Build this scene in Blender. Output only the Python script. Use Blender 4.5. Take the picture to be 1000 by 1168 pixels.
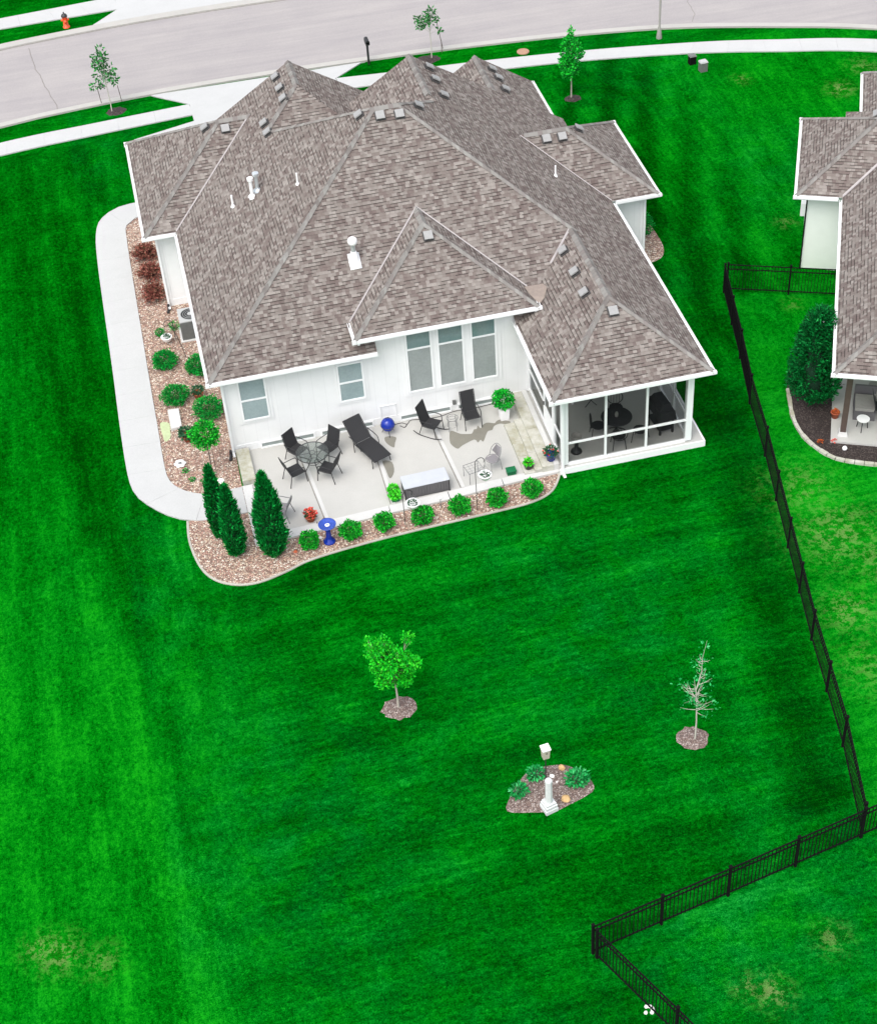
import bpy, math, random
import numpy as np
from mathutils import Vector, Matrix
R_ = math.radians
random.seed(7); rng = np.random.default_rng(7)
for o in list(bpy.data.objects): bpy.data.objects.remove(o)
S = bpy.context.scene
C = S.collection

# ---------------------------------------------------------------- camera
cam_d = bpy.data.cameras.new('camera'); cam = bpy.data.objects.new('camera', cam_d); C.objects.link(cam)
cam_d.sensor_fit = 'VERTICAL'; cam_d.sensor_height = 24.0; cam_d.lens = 24.0 * 1860.12 / 1168
cam_d.clip_start = 0.5; cam_d.clip_end = 3000
yaw, pit, rol = 0.17835, 0.74740, -0.07874
fwd = Vector((math.sin(yaw)*math.cos(pit), math.cos(yaw)*math.cos(pit), -math.sin(pit)))
rt = Vector((math.cos(yaw), -math.sin(yaw), 0)); up = rt.cross(fwd)
rt2 = rt*math.cos(rol) + up*math.sin(rol); up2 = -rt*math.sin(rol) + up*math.cos(rol)
CAMLOC = Vector((-0.88328, -41.91398, 34.99436))
M4 = Matrix((rt2, up2, -fwd)).transposed().to_4x4(); M4.translation = CAMLOC
cam.matrix_world = M4
S.camera = cam

# ---------------------------------------------------------------- light
SUN_EL, SUN_AZ = R_(60), R_(-140)          # hazy, high, behind the camera's left shoulder
w = bpy.data.worlds.new('World'); S.world = w; w.use_nodes = True
nt = w.node_tree; bg = nt.nodes['Background']
sky = nt.nodes.new('ShaderNodeTexSky'); sky.sky_type = 'NISHITA'; sky.sun_disc = False
sky.sun_elevation = SUN_EL; sky.sun_rotation = SUN_AZ; sky.air_density = 1.0; sky.dust_density = 4.0; sky.ozone_density = 1.0
hs = nt.nodes.new('ShaderNodeHueSaturation'); hs.inputs['Saturation'].default_value = .38   # thin overcast
nt.links.new(sky.outputs[0], hs.inputs['Color']); nt.links.new(hs.outputs[0], bg.inputs[0]); bg.inputs[1].default_value = 0.15
sd = bpy.data.lights.new('sun', 'SUN'); sd.energy = 0.5; sd.angle = R_(45); sd.color = (1, .96, .9)
sun = bpy.data.objects.new('sun', sd); C.objects.link(sun)
sv = Vector((math.sin(SUN_AZ)*math.cos(SUN_EL), math.cos(SUN_AZ)*math.cos(SUN_EL), math.sin(SUN_EL)))
sun.rotation_euler = sv.to_track_quat('Z', 'Y').to_euler(); sun.location = (0, 0, 60)
S.view_settings.view_transform = 'Standard'; S.view_settings.look = 'None'
S.view_settings.gamma = 1; S.view_settings.exposure = 1.1

# ---------------------------------------------------------------- materials
class NT:
    def __init__(s, name):
        s.m = bpy.data.materials.new(name); s.m.use_nodes = True
        s.t = s.m.node_tree; s.b = s.t.nodes['Principled BSDF']; s.out = s.t.nodes['Material Output']
    def n(s, t, **k):
        x = s.t.nodes.new('ShaderNode' + t)
        for a, v in k.items():
            if a.startswith('i_'):
                a = a[2:]; a = int(a) if a.isdigit() else a.replace('_', ' ')
                if isinstance(v, bpy.types.NodeSocket): s.t.links.new(v, x.inputs[a])
                else: x.inputs[a].default_value = v
            else: setattr(x, a, v)
        return x
    def l(s, a, b): s.t.links.new(a, b)
    def math(s, op, a, b=0.0):
        x = s.t.nodes.new('ShaderNodeMath'); x.operation = op
        for i, v in enumerate((a, b)):
            if isinstance(v, bpy.types.NodeSocket): s.l(v, x.inputs[i])
            else: x.inputs[i].default_value = v
        return x.outputs[0]
    def ramp(s, f, stops, interp='LINEAR'):
        r = s.n('ValToRGB'); r.color_ramp.interpolation = interp
        e = r.color_ramp.elements
        while len(e) < len(stops): e.new(0.5)
        for q, (p, c) in zip(e, stops): q.position = p; q.color = (*c, 1)
        s.l(f, r.inputs[0]); return r.outputs[0]
    def mix(s, f, a, b, mode='MIX'):
        x = s.n('Mix', data_type='RGBA', blend_type=mode)
        for i, v in ((0, f), (6, a), (7, b)):
            if isinstance(v, bpy.types.NodeSocket): s.l(v, x.inputs[i])
            else: x.inputs[i].default_value = (*v, 1) if isinstance(v, tuple) and len(v) == 3 else v
        return x.outputs[2]
    def noise(s, scale, detail=4, rough=.6, vec=None):
        x = s.n('TexNoise'); x.inputs['Scale'].default_value = scale; x.inputs['Detail'].default_value = detail; x.inputs['Roughness'].default_value = rough
        s.l(vec if vec is not None else s.n('TexCoord').outputs['Object'], x.inputs['Vector']); return x
    def bump(s, h, st, d=.02):
        b = s.n('Bump'); b.inputs['Strength'].default_value = st; b.inputs['Distance'].default_value = d
        s.l(h, b.inputs['Height']); s.l(b.outputs[0], s.b.inputs['Normal'])

def mul(c, k): return tuple(min(1, v*k) for v in c)
def plain(name, col, rough=.6, var=.12, scale=6, metal=0, bump=0):
    t = NT(name); n = t.noise(scale, 5)
    t.l(t.ramp(n.outputs[0], [(.3, mul(col, 1-var)), (.7, mul(col, 1+var))]), t.b.inputs['Base Color'])
    t.b.inputs['Roughness'].default_value = rough; t.b.inputs['Metallic'].default_value = metal
    if bump: t.bump(t.noise(scale*6, 3).outputs[0], bump)
    return t.m
def leafy(name, cols, rough=.6):
    t = NT(name); g = t.n('NewGeometry')
    n = len(cols)
    c = t.ramp(g.outputs['Random Per Island'], [(i/(n-1) if n > 1 else 0, k) for i, k in enumerate(cols)])
    t.l(c, t.b.inputs['Base Color']); t.b.inputs['Roughness'].default_value = rough
    t.b.inputs['Specular IOR Level'].default_value = .15
    return t.m

def shingle_mat():
    t = NT('shingles'); uv = t.n('UVMap').outputs[0]; sp = t.n('SeparateXYZ', i_0=uv)
    u, v = sp.outputs[0], sp.outputs[1]
    H = .12
    row = t.math('FLOOR', t.math('DIVIDE', v, H)); fr = t.math('FRACT', t.math('DIVIDE', v, H))
    off = t.n('TexWhiteNoise', noise_dimensions='1D'); t.l(row, off.inputs['W'])
    # uneven tab widths: warp u with noise per row
    cv = t.n('CombineXYZ'); t.l(t.math('MULTIPLY', u, 1.7), cv.inputs[0]); t.l(t.math('MULTIPLY', row, 7.31), cv.inputs[1])
    wn = t.noise(1.0, 1, .5, cv.outputs[0])
    uu = t.math('ADD', t.math('ADD', t.math('DIVIDE', u, .128), t.math('MULTIPLY', off.outputs[0], 9)), t.math('MULTIPLY', wn.outputs[0], 1.6))
    cell = t.math('FLOOR', uu); fu = t.math('FRACT', uu)
    cc = t.n('CombineXYZ'); t.l(cell, cc.inputs[0]); t.l(row, cc.inputs[1])
    rn = t.n('TexWhiteNoise', noise_dimensions='2D', i_Vector=cc.outputs[0])
    rv = rn.outputs['Value']
    rs = t.n('SeparateColor', i_0=rn.outputs['Color'])
    big = t.noise(.55, 4, .6)
    base = t.ramp(rv, [(0, (0.0765, 0.0585, 0.0541)), (.18, (0.1170, 0.0903, 0.0828)), (.45, (0.1710, 0.1531, 0.1378)), (.7, (0.2160, 0.1995, 0.1804)), (1, (0.3240, 0.3010, 0.2747))])
    base = t.mix(.35, base, t.ramp(t.noise(4.5, 4, .65).outputs[0], [(.3, (0.1215, 0.0929, 0.0869)), (.7, (0.2430, 0.2253, 0.2050))]))
    base = t.mix(t.math('MULTIPLY', big.outputs[0], .35), base, (.155, .12, .110))
    gr = t.noise(90, 2)
    base = t.mix(.35, base, gr.outputs[0], 'OVERLAY')
    # course shadow painted into base colour: dark band where a thick tab sits above
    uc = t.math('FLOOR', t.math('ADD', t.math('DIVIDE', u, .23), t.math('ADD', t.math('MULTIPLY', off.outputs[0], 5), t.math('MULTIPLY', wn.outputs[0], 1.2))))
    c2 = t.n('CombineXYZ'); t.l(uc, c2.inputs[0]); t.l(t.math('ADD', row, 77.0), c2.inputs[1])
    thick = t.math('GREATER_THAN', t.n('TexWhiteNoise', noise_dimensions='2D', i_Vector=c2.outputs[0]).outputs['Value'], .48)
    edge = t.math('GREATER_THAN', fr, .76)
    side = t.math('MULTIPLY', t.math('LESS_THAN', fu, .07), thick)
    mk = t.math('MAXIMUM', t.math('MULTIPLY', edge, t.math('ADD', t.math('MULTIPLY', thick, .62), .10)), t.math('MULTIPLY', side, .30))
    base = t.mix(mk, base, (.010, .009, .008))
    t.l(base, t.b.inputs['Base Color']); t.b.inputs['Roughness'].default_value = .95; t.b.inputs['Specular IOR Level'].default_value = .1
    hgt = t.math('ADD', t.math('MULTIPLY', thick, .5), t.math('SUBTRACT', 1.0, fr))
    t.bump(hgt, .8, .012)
    return t.m

def lawn_mat():
    t = NT('lawn'); tc = t.n('TexCoord').outputs['Object']
    vc = t.n('VertexColor', layer_name='mow'); sp = t.n('SeparateColor', i_0=vc.outputs['Color'])
    def streak(rot, sx, sy, sc_, det, rg):
        mp = t.n('Mapping'); t.l(tc, mp.inputs[0]); mp.inputs['Rotation'].default_value = (0, 0, rot); mp.inputs['Scale'].default_value = (sx, sy, 1)
        return t.noise(sc_, det, rg, mp.outputs[0]).outputs[0]
    def both(sx, sy, sc_, det=4, rg=.65):
        a = streak(R_(-6), sx, sy, sc_, det, rg); b = streak(R_(7), sy, sx, sc_, det, rg)
        x = t.n('Mix', data_type='FLOAT'); t.l(vc.outputs['Alpha'], x.inputs[0]); t.l(b, x.inputs[2]); t.l(a, x.inputs[3]); return x.outputs[0]
    s1 = both(.10, 1.0, 1.5, 5, .62); s2 = both(.28, 1.0, 4.2, 4, .7); s3 = both(.5, 1.0, 11, 3, .7)
    n1 = t.noise(.5, 6, .66, tc).outputs[0]; n2 = t.noise(3.2, 6, .74, tc).outputs[0]
    n3 = t.noise(8, 5, .85, tc).outputs[0]; n4 = t.noise(24, 3, .9, tc).outputs[0]
    f = sp.outputs[0]
    for q, k in ((s1, .62), (s2, .55), (s3, .7), (n1, .5), (n2, .6), (n3, 1.2), (n4, 1.7)):
        f = t.math('ADD', f, t.math('MULTIPLY', t.math('SUBTRACT', q, .5), k))
    rg_ = both(.045, 1.0, 1.25, 2, .5); rd = t.math('SUBTRACT', 1.0, t.math('ABSOLUTE', t.math('SUBTRACT', t.math('MULTIPLY', rg_, 2.0), 1.0)))
    ln = t.math('MULTIPLY', t.math('POWER', rd, 26.0), t.ramp(n1, [(.42, (0, 0, 0)), (.62, (1, 1, 1))]))
    f = t.math('ADD', f, t.math('MULTIPLY', ln, .16))
    c = t.ramp(f, [(0, (.0, .022, .0005)), (.32, (.0, .064, .001)), (.6, (.0, .135, .003)), (1, (.006, .27, .006))])
    teal = t.ramp(f, [(0, (.0, .026, .003)), (.35, (.0, .068, .007)), (.65, (.0, .138, .017)), (1, (.012, .27, .05))])
    tf = t.math('MULTIPLY', sp.outputs[1], t.ramp(t.noise(.9, 5, .7, tc).outputs[0], [(.38, (.15, .15, .15)), (.62, (1, 1, 1))]))
    c = t.mix(tf, c, teal)
    fleck = t.math('GREATER_THAN', t.math('ADD', t.math('MULTIPLY', n2, .9), t.math('MULTIPLY', n3, .5)), .72)
    c = t.mix(t.math('MULTIPLY', sp.outputs[2], t.math('MULTIPLY', n2, .22)), c, (.045, .20, .009))
    c = t.mix(t.math('MULTIPLY', t.math('MULTIPLY', fleck, sp.outputs[2]), .6), c, (.20, .25, .09))
    # stray pale blades everywhere
    st = t.math('GREATER_THAN', t.noise(60, 2, .9, tc).outputs[0], .71)
    c = t.mix(t.math('MULTIPLY', st, .35), c, (.05, .26, .06))
    t.l(c, t.b.inputs['Base Color']); t.b.inputs['Roughness'].default_value = 1; t.b.inputs['Specular IOR Level'].default_value = 0
    t.bump(t.math('ADD', n3, n4), .5, .05)
    return t.m

def gravel_mat(name, cols, scale=17, gap=(.10, .07, .06)):
    t = NT(name); tc = t.n('TexCoord').outputs['Object']
    v = t.n('TexVoronoi', i_Scale=scale, i_Vector=tc); v2 = t.n('TexVoronoi', feature='DISTANCE_TO_EDGE', i_Scale=scale, i_Vector=tc)
    s = t.n('SeparateColor', i_0=v.outputs['Color'])
    k = len(cols)
    c = t.ramp(s.outputs[0], [(i/k, q) for i, q in enumerate(cols)], 'CONSTANT')
    c = t.mix(.25, c, t.noise(60, 2).outputs[0], 'OVERLAY')
    e = t.ramp(v2.outputs['Distance'], [(0.02, (0, 0, 0)), (.16, (1, 1, 1))])
    c = t.mix(e, gap, c)
    t.l(c, t.b.inputs['Base Color']); t.b.inputs['Roughness'].default_value = .85
    t.bump(v2.outputs['Distance'], 1, .05)
    return t.m

def concrete(name, col, stain=None, var=.05):
    t = NT(name); a = t.noise(.9, 6, .65).outputs[0]; b = t.noise(30, 3).outputs[0]
    c = t.ramp(a, [(.3, mul(col, 1-var)), (.7, mul(col, 1+var))])
    c = t.mix(.12, c, b, 'OVERLAY')
    if stain:
        s = t.ramp(t.noise(1.6, 6, .7).outputs[0], [(.42, (0, 0, 0)), (.62, (1, 1, 1))]); c = t.mix(t.math('MULTIPLY', s, .8), c, stain)
    t.l(c, t.b.inputs['Base Color']); t.b.inputs['Roughness'].default_value = .85; t.b.inputs['Specular IOR Level'].default_value = .2
    t.bump(b, .15, .01)
    return t.m

def road_mat():
    t = NT('road_surface'); tc = t.n('TexCoord').outputs['Object']
    mp = t.n('Mapping'); t.l(tc, mp.inputs[0]); mp.inputs['Scale'].default_value = (.12, 1.6, 1)
    a = t.noise(1.2, 6, .65, mp.outputs[0]).outputs[0]; b = t.noise(28, 3, .7, tc).outputs[0]; d = t.noise(.35, 5, .6, tc).outputs[0]
    c = t.ramp(t.math('ADD', t.math('MULTIPLY', a, .6), t.math('MULTIPLY', d, .4)), [(.33, (.268, .252, .256)), (.67, (.345, .324, .314))])
    c = t.mix(.25, c, b, 'OVERLAY')
    t.l(c, t.b.inputs['Base Color']); t.b.inputs['Roughness'].default_value = .9; t.b.inputs['Specular IOR Level'].default_value = .15
    return t.m

def glass_mat(name, col, rough=.05):
    t = NT(name); n = t.noise(14, 3, .7).outputs[0]; g = t.noise(1.3, 3).outputs[0]
    c = t.ramp(t.math('ADD', t.math('MULTIPLY', n, .5), t.math('MULTIPLY', g, .5)), [(.35, mul(col, .88)), (.65, mul(col, 1.12))])
    t.l(c, t.b.inputs['Base Color']); t.b.inputs['Roughness'].default_value = rough; t.b.inputs['Specular IOR Level'].default_value = .6
    return t.m

def screen_mat():
    t = NT('insect_screen'); tr = t.n('BsdfTransparent'); tr.inputs[0].default_value = (.80, .81, .80, 1)
    d = t.n('BsdfDiffuse'); d.inputs[0].default_value = (.012, .014, .013, 1)
    m = t.n('MixShader', i_0=.24); t.l(tr.outputs[0], m.inputs[1]); t.l(d.outputs[0], m.inputs[2])
    t.l(m.outputs[0], t.out.inputs[0]); return t.m
def clear_mat():
    t = NT('table_glass'); tr = t.n('BsdfTransparent'); tr.inputs[0].default_value = (.8, .84, .83, 1)
    g = t.n('BsdfGlossy'); g.inputs['Roughness'].default_value = .15; g.inputs[0].default_value = (.6, .6, .6, 1)
    m = t.n('MixShader', i_0=.12); t.l(tr.outputs[0], m.inputs[1]); t.l(g.outputs[0], m.inputs[2])
    t.l(m.outputs[0], t.out.inputs[0]); return t.m
def weave_mat(name, col):
    t = NT(name); wv = t.n('TexWave', i_Scale=18.0); t.l(t.n('TexCoord').outputs['Object'], wv.inputs['Vector'])
    c = t.mix(t.math('MULTIPLY', wv.outputs['Fac'], .5), mul(col, .7), mul(col, 1.8)); t.l(c, t.b.inputs['Base Color']); t.b.inputs['Roughness'].default_value = .75
    return t.m

m = {}
m['shingle'] = shingle_mat()
m['cap'] = leafy('ridge_cap_shingle', [(.15, .135, .127), (.20, .19, .178), (.235, .23, .215), (.18, .16, .152), (.26, .255, .24)], .95)
m['cap_old'] = plain('ridge_cap_shingle', (0.1993, 0.1914, 0.1755), .95, .25, 3.2, bump=.3)
def wall_mat(name, col):
    t = NT(name); sp = t.n('SeparateXYZ', i_0=t.n('TexCoord').outputs['Object']); fr = t.math('FRACT', t.math('DIVIDE', t.math('ADD', sp.outputs[0], sp.outputs[1]), .405))
    ln = t.math('MULTIPLY', t.math('LESS_THAN', fr, .045), .16); c = t.ramp(t.noise(1.4, 6, .65).outputs[0], [(.3, mul(col, .96)), (.7, mul(col, 1.03))])
    t.l(t.mix(ln, c, mul(col, .55)), t.b.inputs['Base Color']); t.b.inputs['Roughness'].default_value = .75; return t.m
m['wall'] = wall_mat('painted_wall', (.735, .745, .745))
m['wallgreen'] = plain('pale_siding', (.72, .77, .72), .7, .025, 2.5)
m['trim'] = plain('white_trim', (.80, .81, .815), .5, .02, 4)
m['foundation'] = plain('foundation_paint', (.74, .75, .75), .85, .05, 5)
m['valley'] = plain('valley_metal', (0.3298, 0.3038, 0.2995), .5, .08, 6)
m['membrane'] = plain('roof_membrane', (0.2380, 0.1960, 0.1680), .8, .1, 9)
m['vent'] = plain('vent_metal', (0.2737, 0.2737, 0.2705), .5, .08, 10)
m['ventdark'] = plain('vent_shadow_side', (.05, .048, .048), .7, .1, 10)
m['galv'] = plain('galvanised_steel', (.62, .66, .68), .35, .1, 8, metal=.6)
m['white'] = plain('white_plastic', (.85, .85, .85), .4, .03, 5)
m['lawn'] = lawn_mat()
m['gravel'] = gravel_mat('river_gravel', [(0.5425, 0.3858, 0.2806), (0.3692, 0.2145, 0.1663), (0.6720, 0.5364, 0.4166), (0.2380, 0.1506, 0.1142), (0.7805, 0.6870, 0.5830), (0.5215, 0.3219, 0.2503), (0.4340, 0.3323, 0.2604)], 17, (0.1418, 0.0917, 0.0722))
m['mulch'] = gravel_mat('wood_mulch', [(0.2400, 0.1666, 0.1411), (0.3600, 0.2904, 0.2550), (0.1792, 0.1237, 0.1088), (0.4560, 0.3828, 0.3451), (0.2880, 0.2112, 0.1785)], 22, (0.0720, 0.0495, 0.0442))
m['mulchdark'] = gravel_mat('dark_mulch', [(0.045, 0.030, 0.027), (0.072, 0.051, 0.045), (0.033, 0.021, 0.018), (0.102, 0.078, 0.072)], 24, (0.012, 0.008, 0.007))
m['concrete'] = concrete('walk_concrete', (0.4264, 0.4316, 0.4264), var=.035)
m['patio'] = concrete('patio_concrete', (0.4268, 0.4235, 0.4021), var=.04)
m['border'] = concrete('border_concrete', (0.5192, 0.5192, 0.5074), var=.04)
m['curbc'] = concrete('kerb_concrete', (.38, .37, .345), var=.06)
m['stone'] = concrete('stained_limestone', (.47, .465, .42), (.285, .275, .19), .06)
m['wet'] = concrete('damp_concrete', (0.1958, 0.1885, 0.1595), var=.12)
m['joint'] = plain('joint_filler', (.22, .21, .19), .9, .3, 5)
m['road'] = road_mat()
m['crack'] = plain('road_crack', (.20, .18, .17), .9, .2, 9)
m['edging'] = concrete('bed_edging', (0.3750, 0.3600, 0.3150), var=.2)
m['gl1'] = glass_mat('window_glass_blue', (0.2614, 0.3376, 0.3441))
m['gl2'] = glass_mat('window_glass_dark', (0.1430, 0.2200, 0.2145))
m['gl3'] = glass_mat('window_with_screen', (0.2580, 0.2880, 0.2820), .35)
m['gl4'] = glass_mat('basement_glass', (0.2400, 0.2820, 0.2700), .3)
m['screen'] = screen_mat(); m['clear'] = clear_mat()
m['black'] = plain('black_metal', (.018, .018, .02), .45, .2, 8)
m['fence'] = plain('black_fence_coating', (.004, .004, .0045), .65, .2, 8)
_p = m['fence'].node_tree.nodes['Principled BSDF']; _p.inputs['Roughness'].default_value = .9; _p.inputs['Specular IOR Level'].default_value = .12
m['sling'] = weave_mat('black_sling', (.016, .016, .018))
m['greymetal'] = plain('grey_wire', (.16, .165, .165), .5, .1, 8)
m['greysling'] = weave_mat('grey_sling', (.20, .19, .20))
m['blue'] = plain('cobalt_enamel', (0.0052, 0.0234, 0.2600), .18, .2, 6)
m['bluelight'] = plain('blue_glaze', (0.0260, 0.0650, 0.3380), .2, .3, 20)
m['cover'] = plain('grill_cover_cloth', (.018, .018, .022), .8, .3, 5, bump=.3)
m['boxlid'] = plain('pale_blue_lid', (0.4336, 0.4561, 0.4927), .5, .04, 3)
m['boxside'] = weave_mat('grey_slats', (.11, .105, .11))
m['terra'] = plain('terracotta', (0.3900, 0.0910, 0.0390), .8, .12, 8)
m['acgrey'] = plain('ac_grey', (.13, .135, .13), .6, .1, 10)
m['actop'] = plain('ac_light_top', (0.3920, 0.3990, 0.3990), .5, .05, 10)
m['brown'] = plain('brown_post_paint', (.075, .05, .042), .7, .1, 8)
m['orange'] = plain('hydrant_orange', (0.7000, 0.0840, 0.0210), .5, .1, 8)
m['bark'] = plain('pale_bark', (.40, .36, .31), .9, .2, 14)
m['barkdark'] = plain('brown_bark', (.10, .075, .06), .9, .2, 14)
m['barkgrey'] = plain('grey_twig_bark', (0.4427, 0.4216, 0.3689), .9, .2, 14)
m['yellowstone'] = plain('tan_rock', (0.5200, 0.3380, 0.1560), .8, .25, 9)
m['whitestone'] = plain('white_rock', (.82, .80, .76), .7, .06, 9)
m['greenplastic'] = plain('green_plastic', (.0, .12, .04), .5, .15, 9)
m['wood'] = plain('birdhouse_wood', (.45, .42, .33), .7, .08, 8)
m['stonewhite'] = plain('white_cast_stone', (0.5880, 0.6020, 0.6020), .7, .08, 8, bump=.2)
m['cover_tan'] = plain('cover_tan', (.34, .20, .13), .8, .1, 12)
m['mat'] = plain('pale_green_mat', (0.3900, 0.4550, 0.2600), .8, .1, 12)
m['tanpaint'] = plain('tan_utility', (.28, .27, .25), .6, .1, 8)
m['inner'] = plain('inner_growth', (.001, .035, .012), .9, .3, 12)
m['box'] = leafy('boxwood_leaves', [(0.0000, 0.1001, 0.0100), (0.0016, 0.2168, 0.0133), (0.0067, 0.4002, 0.0200), (0.0333, 0.5669, 0.0333)])
m['mound'] = leafy('mound_shrub_leaves', [(0.0000, 0.0790, 0.0140), (0.0000, 0.1755, 0.0211), (0.0018, 0.2984, 0.0316), (0.0140, 0.4212, 0.0527)])
m['arb'] = leafy('arborvitae_sprays', [(0.0000, 0.0616, 0.0100), (0.0000, 0.1337, 0.0201), (0.0018, 0.2466, 0.0352), (0.0070, 0.3699, 0.0553)])
m['lime'] = leafy('lime_leaves', [(0.0120, 0.2400, 0.0060), (0.0240, 0.4320, 0.0120), (0.0600, 0.6240, 0.0240), (0.1440, 0.6960, 0.0600)])
m['tree1'] = leafy('bright_tree_leaves', [(0.0000, 0.2200, 0.0110), (0.0022, 0.3740, 0.0110), (0.0110, 0.5060, 0.0132), (0.0550, 0.6050, 0.0220)])
m['tree3'] = leafy('green_tree_leaves', [(0.0000, 0.1035, 0.0138), (0.0017, 0.2415, 0.0207), (0.0069, 0.4312, 0.0259), (0.0172, 0.5865, 0.0345)])
m['dusty'] = leafy('street_tree_leaves', [(0.0096, 0.0588, 0.0126), (0.0180, 0.1176, 0.0252), (0.0360, 0.2184, 0.0462), (0.0600, 0.3024, 0.0756)])
m['sage'] = leafy('bluish_perennial_leaves', [(.0, .12, .02), (.004, .24, .05), (.02, .38, .09), (.08, .50, .17)])
m['barb'] = leafy('barberry_leaves', [(0.0720, 0.0243, 0.0189), (0.1728, 0.0473, 0.0378), (0.2880, 0.0878, 0.0675), (0.3888, 0.1620, 0.1215), (0.0576, 0.0675, 0.0270)])
m['evg'] = leafy('spruce_sprays', [(0.0000, 0.0386, 0.0073), (0.0000, 0.0878, 0.0166), (0.0017, 0.1580, 0.0276), (0.0065, 0.2457, 0.0461)])
m['redflower'] = leafy('red_petals', [(0.5500, 0.0200, 0.0200), (0.7500, 0.0800, 0.0500), (0.8000, 0.2000, 0.1500)])
m['dkplant'] = leafy('dark_plant_leaves', [(0.0140, 0.0420, 0.0210), (0.0210, 0.0980, 0.0420), (0.0420, 0.1400, 0.0560)])
m['orangeflower'] = leafy('orange_petals', [(0.4900, 0.0700, 0.0140), (0.5600, 0.1540, 0.0350)])

# ---------------------------------------------------------------- mesh helpers
WM = {}
class MB:
    def __init__(s): s.v = []; s.f = []; s.uv = []; s.mi = []
    def add(s, vs, fs, mi=0, uvs=None):
        b = len(s.v); s.v += [tuple(p) for p in vs]
        for i, f in enumerate(fs):
            s.f.append([b+k for k in f]); s.mi.append(mi); s.uv.append(uvs[i] if uvs else None)
        return s
    def hexa(s, p, mi=0): return s.add(p, [(0,3,2,1),(4,5,6,7),(0,1,5,4),(1,2,6,5),(2,3,7,6),(3,0,4,7)], mi)
    def box(s, x0, x1, y0, y1, z0, z1, mi=0):
        return s.hexa([(x0,y0,z0),(x1,y0,z0),(x1,y1,z0),(x0,y1,z0),(x0,y0,z1),(x1,y0,z1),(x1,y1,z1),(x0,y1,z1)], mi)
    def obox(s, c, X, Y, Z, mi=0):       # centre and half-vectors
        c, X, Y, Z = map(Vector, (c, X, Y, Z))
        return s.hexa([c-X-Y-Z, c+X-Y-Z, c+X+Y-Z, c-X+Y-Z, c-X-Y+Z, c+X-Y+Z, c+X+Y+Z, c-X+Y+Z], mi)
    def prism(s, poly, z0, z1, mi=0):
        a = sum(poly[i][0]*poly[(i+1) % len(poly)][1]-poly[(i+1) % len(poly)][0]*poly[i][1] for i in range(len(poly)))
        if a < 0: poly = poly[::-1]
        n = len(poly); vs = [(x, y, z0) for x, y in poly] + [(x, y, z1) for x, y in poly]
        return s.add(vs, [tuple(range(n))[::-1], tuple(range(n, 2*n))] + [(i, (i+1) % n, n+(i+1) % n, n+i) for i in range(n)], mi)
    def tube(s, pts, r, n=6, mi=0, cap=True):
        pts = [Vector(p) for p in pts]; k = len(pts)
        rs = r if isinstance(r, (list, tuple)) else [r]*k
        vs = []; ref = None
        for i, p in enumerate(pts):
            d = (pts[min(i+1, k-1)] - pts[max(i-1, 0)])
            d = d.normalized() if d.length > 1e-9 else Vector((0, 0, 1))
            if ref is None:
                ref = Vector((0, 0, 1)) if abs(d.z) < .9 else Vector((1, 0, 0))
            a = (ref - d*ref.dot(d)); a = a.normalized() if a.length > 1e-6 else d.orthogonal().normalized()
            ref = a; b = d.cross(a)
            for j in range(n):
                t = 2*math.pi*j/n; vs.append(p + (a*math.cos(t)+b*math.sin(t))*rs[i])
        fs = [(i*n+j, i*n+(j+1) % n, (i+1)*n+(j+1) % n, (i+1)*n+j) for i in range(k-1) for j in range(n)]
        if cap: fs += [tuple(range(n))[::-1], tuple(range((k-1)*n, k*n))]
        return s.add(vs, fs, mi)
    def lathe(s, prof, c=(0, 0, 0), n=16, mi=0):
        vs = [(c[0]+r*math.cos(2*math.pi*j/n), c[1]+r*math.sin(2*math.pi*j/n), c[2]+z) for r, z in prof for j in range(n)]
        fs = [(i*n+j, i*n+(j+1) % n, (i+1)*n+(j+1) % n, (i+1)*n+j) for i in range(len(prof)-1) for j in range(n)]
        return s.add(vs, fs, mi)
    def ring(s, c, r, t, n=24, axis='z', seg=6, mi=0):
        pts = []
        for j in range(n+1):
            a = 2*math.pi*j/n
            d = {'z': (math.cos(a), math.sin(a), 0), 'x': (0, math.cos(a), math.sin(a)), 'y': (math.cos(a), 0, math.sin(a))}[axis]
            pts.append(Vector(c)+Vector(d)*r)
        return s.tube(pts, t, seg, mi, False)
    def build(s, name, mat, parent=None, smooth=False, local=False):
        me = bpy.data.meshes.new(name); me.from_pydata(s.v, [], s.f)
        mats = mat if isinstance(mat, (list, tuple)) else [mat]
        for q in mats: me.materials.append(m[q] if isinstance(q, str) else q)
        me.polygons.foreach_set('material_index', s.mi)
        if any(u is not None for u in s.uv):
            l = me.uv_layers.new(name='UVMap'); k = 0; buf = []
            for f, u in zip(s.f, s.uv): buf += [c for q in (u or [(0, 0)]*len(f)) for c in q]
            l.data.foreach_set('uv', buf)
        if smooth: me.polygons.foreach_set('use_smooth', [True]*len(s.f))
        me.update()
        o = bpy.data.objects.new(name, me); C.objects.link(o); attach(o, parent, local); return o
def attach(o, parent, local=False):
    if parent is not None:
        o.parent = parent
        if not local and parent in WM: o.matrix_parent_inverse = WM[parent].inverted()
        if not local: WM[o] = Matrix.Identity(4)
    return o
def tag(o, label, cat, group=None):
    o['label'] = label; o['category'] = cat
    if group: o['group'] = group
    return o
def struct(o): o['kind'] = 'structure'; return o
def thing(name, label, cat, loc=(0, 0, 0), rz=0, group=None):
    o = bpy.data.objects.new(name, None); C.objects.link(o); o.empty_display_size = .2
    o.location = loc; o.rotation_euler = (0, 0, rz); WM[o] = Matrix.Translation(loc) @ Matrix.Rotation(rz, 4, 'Z')
    return tag(o, label, cat, group)
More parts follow.
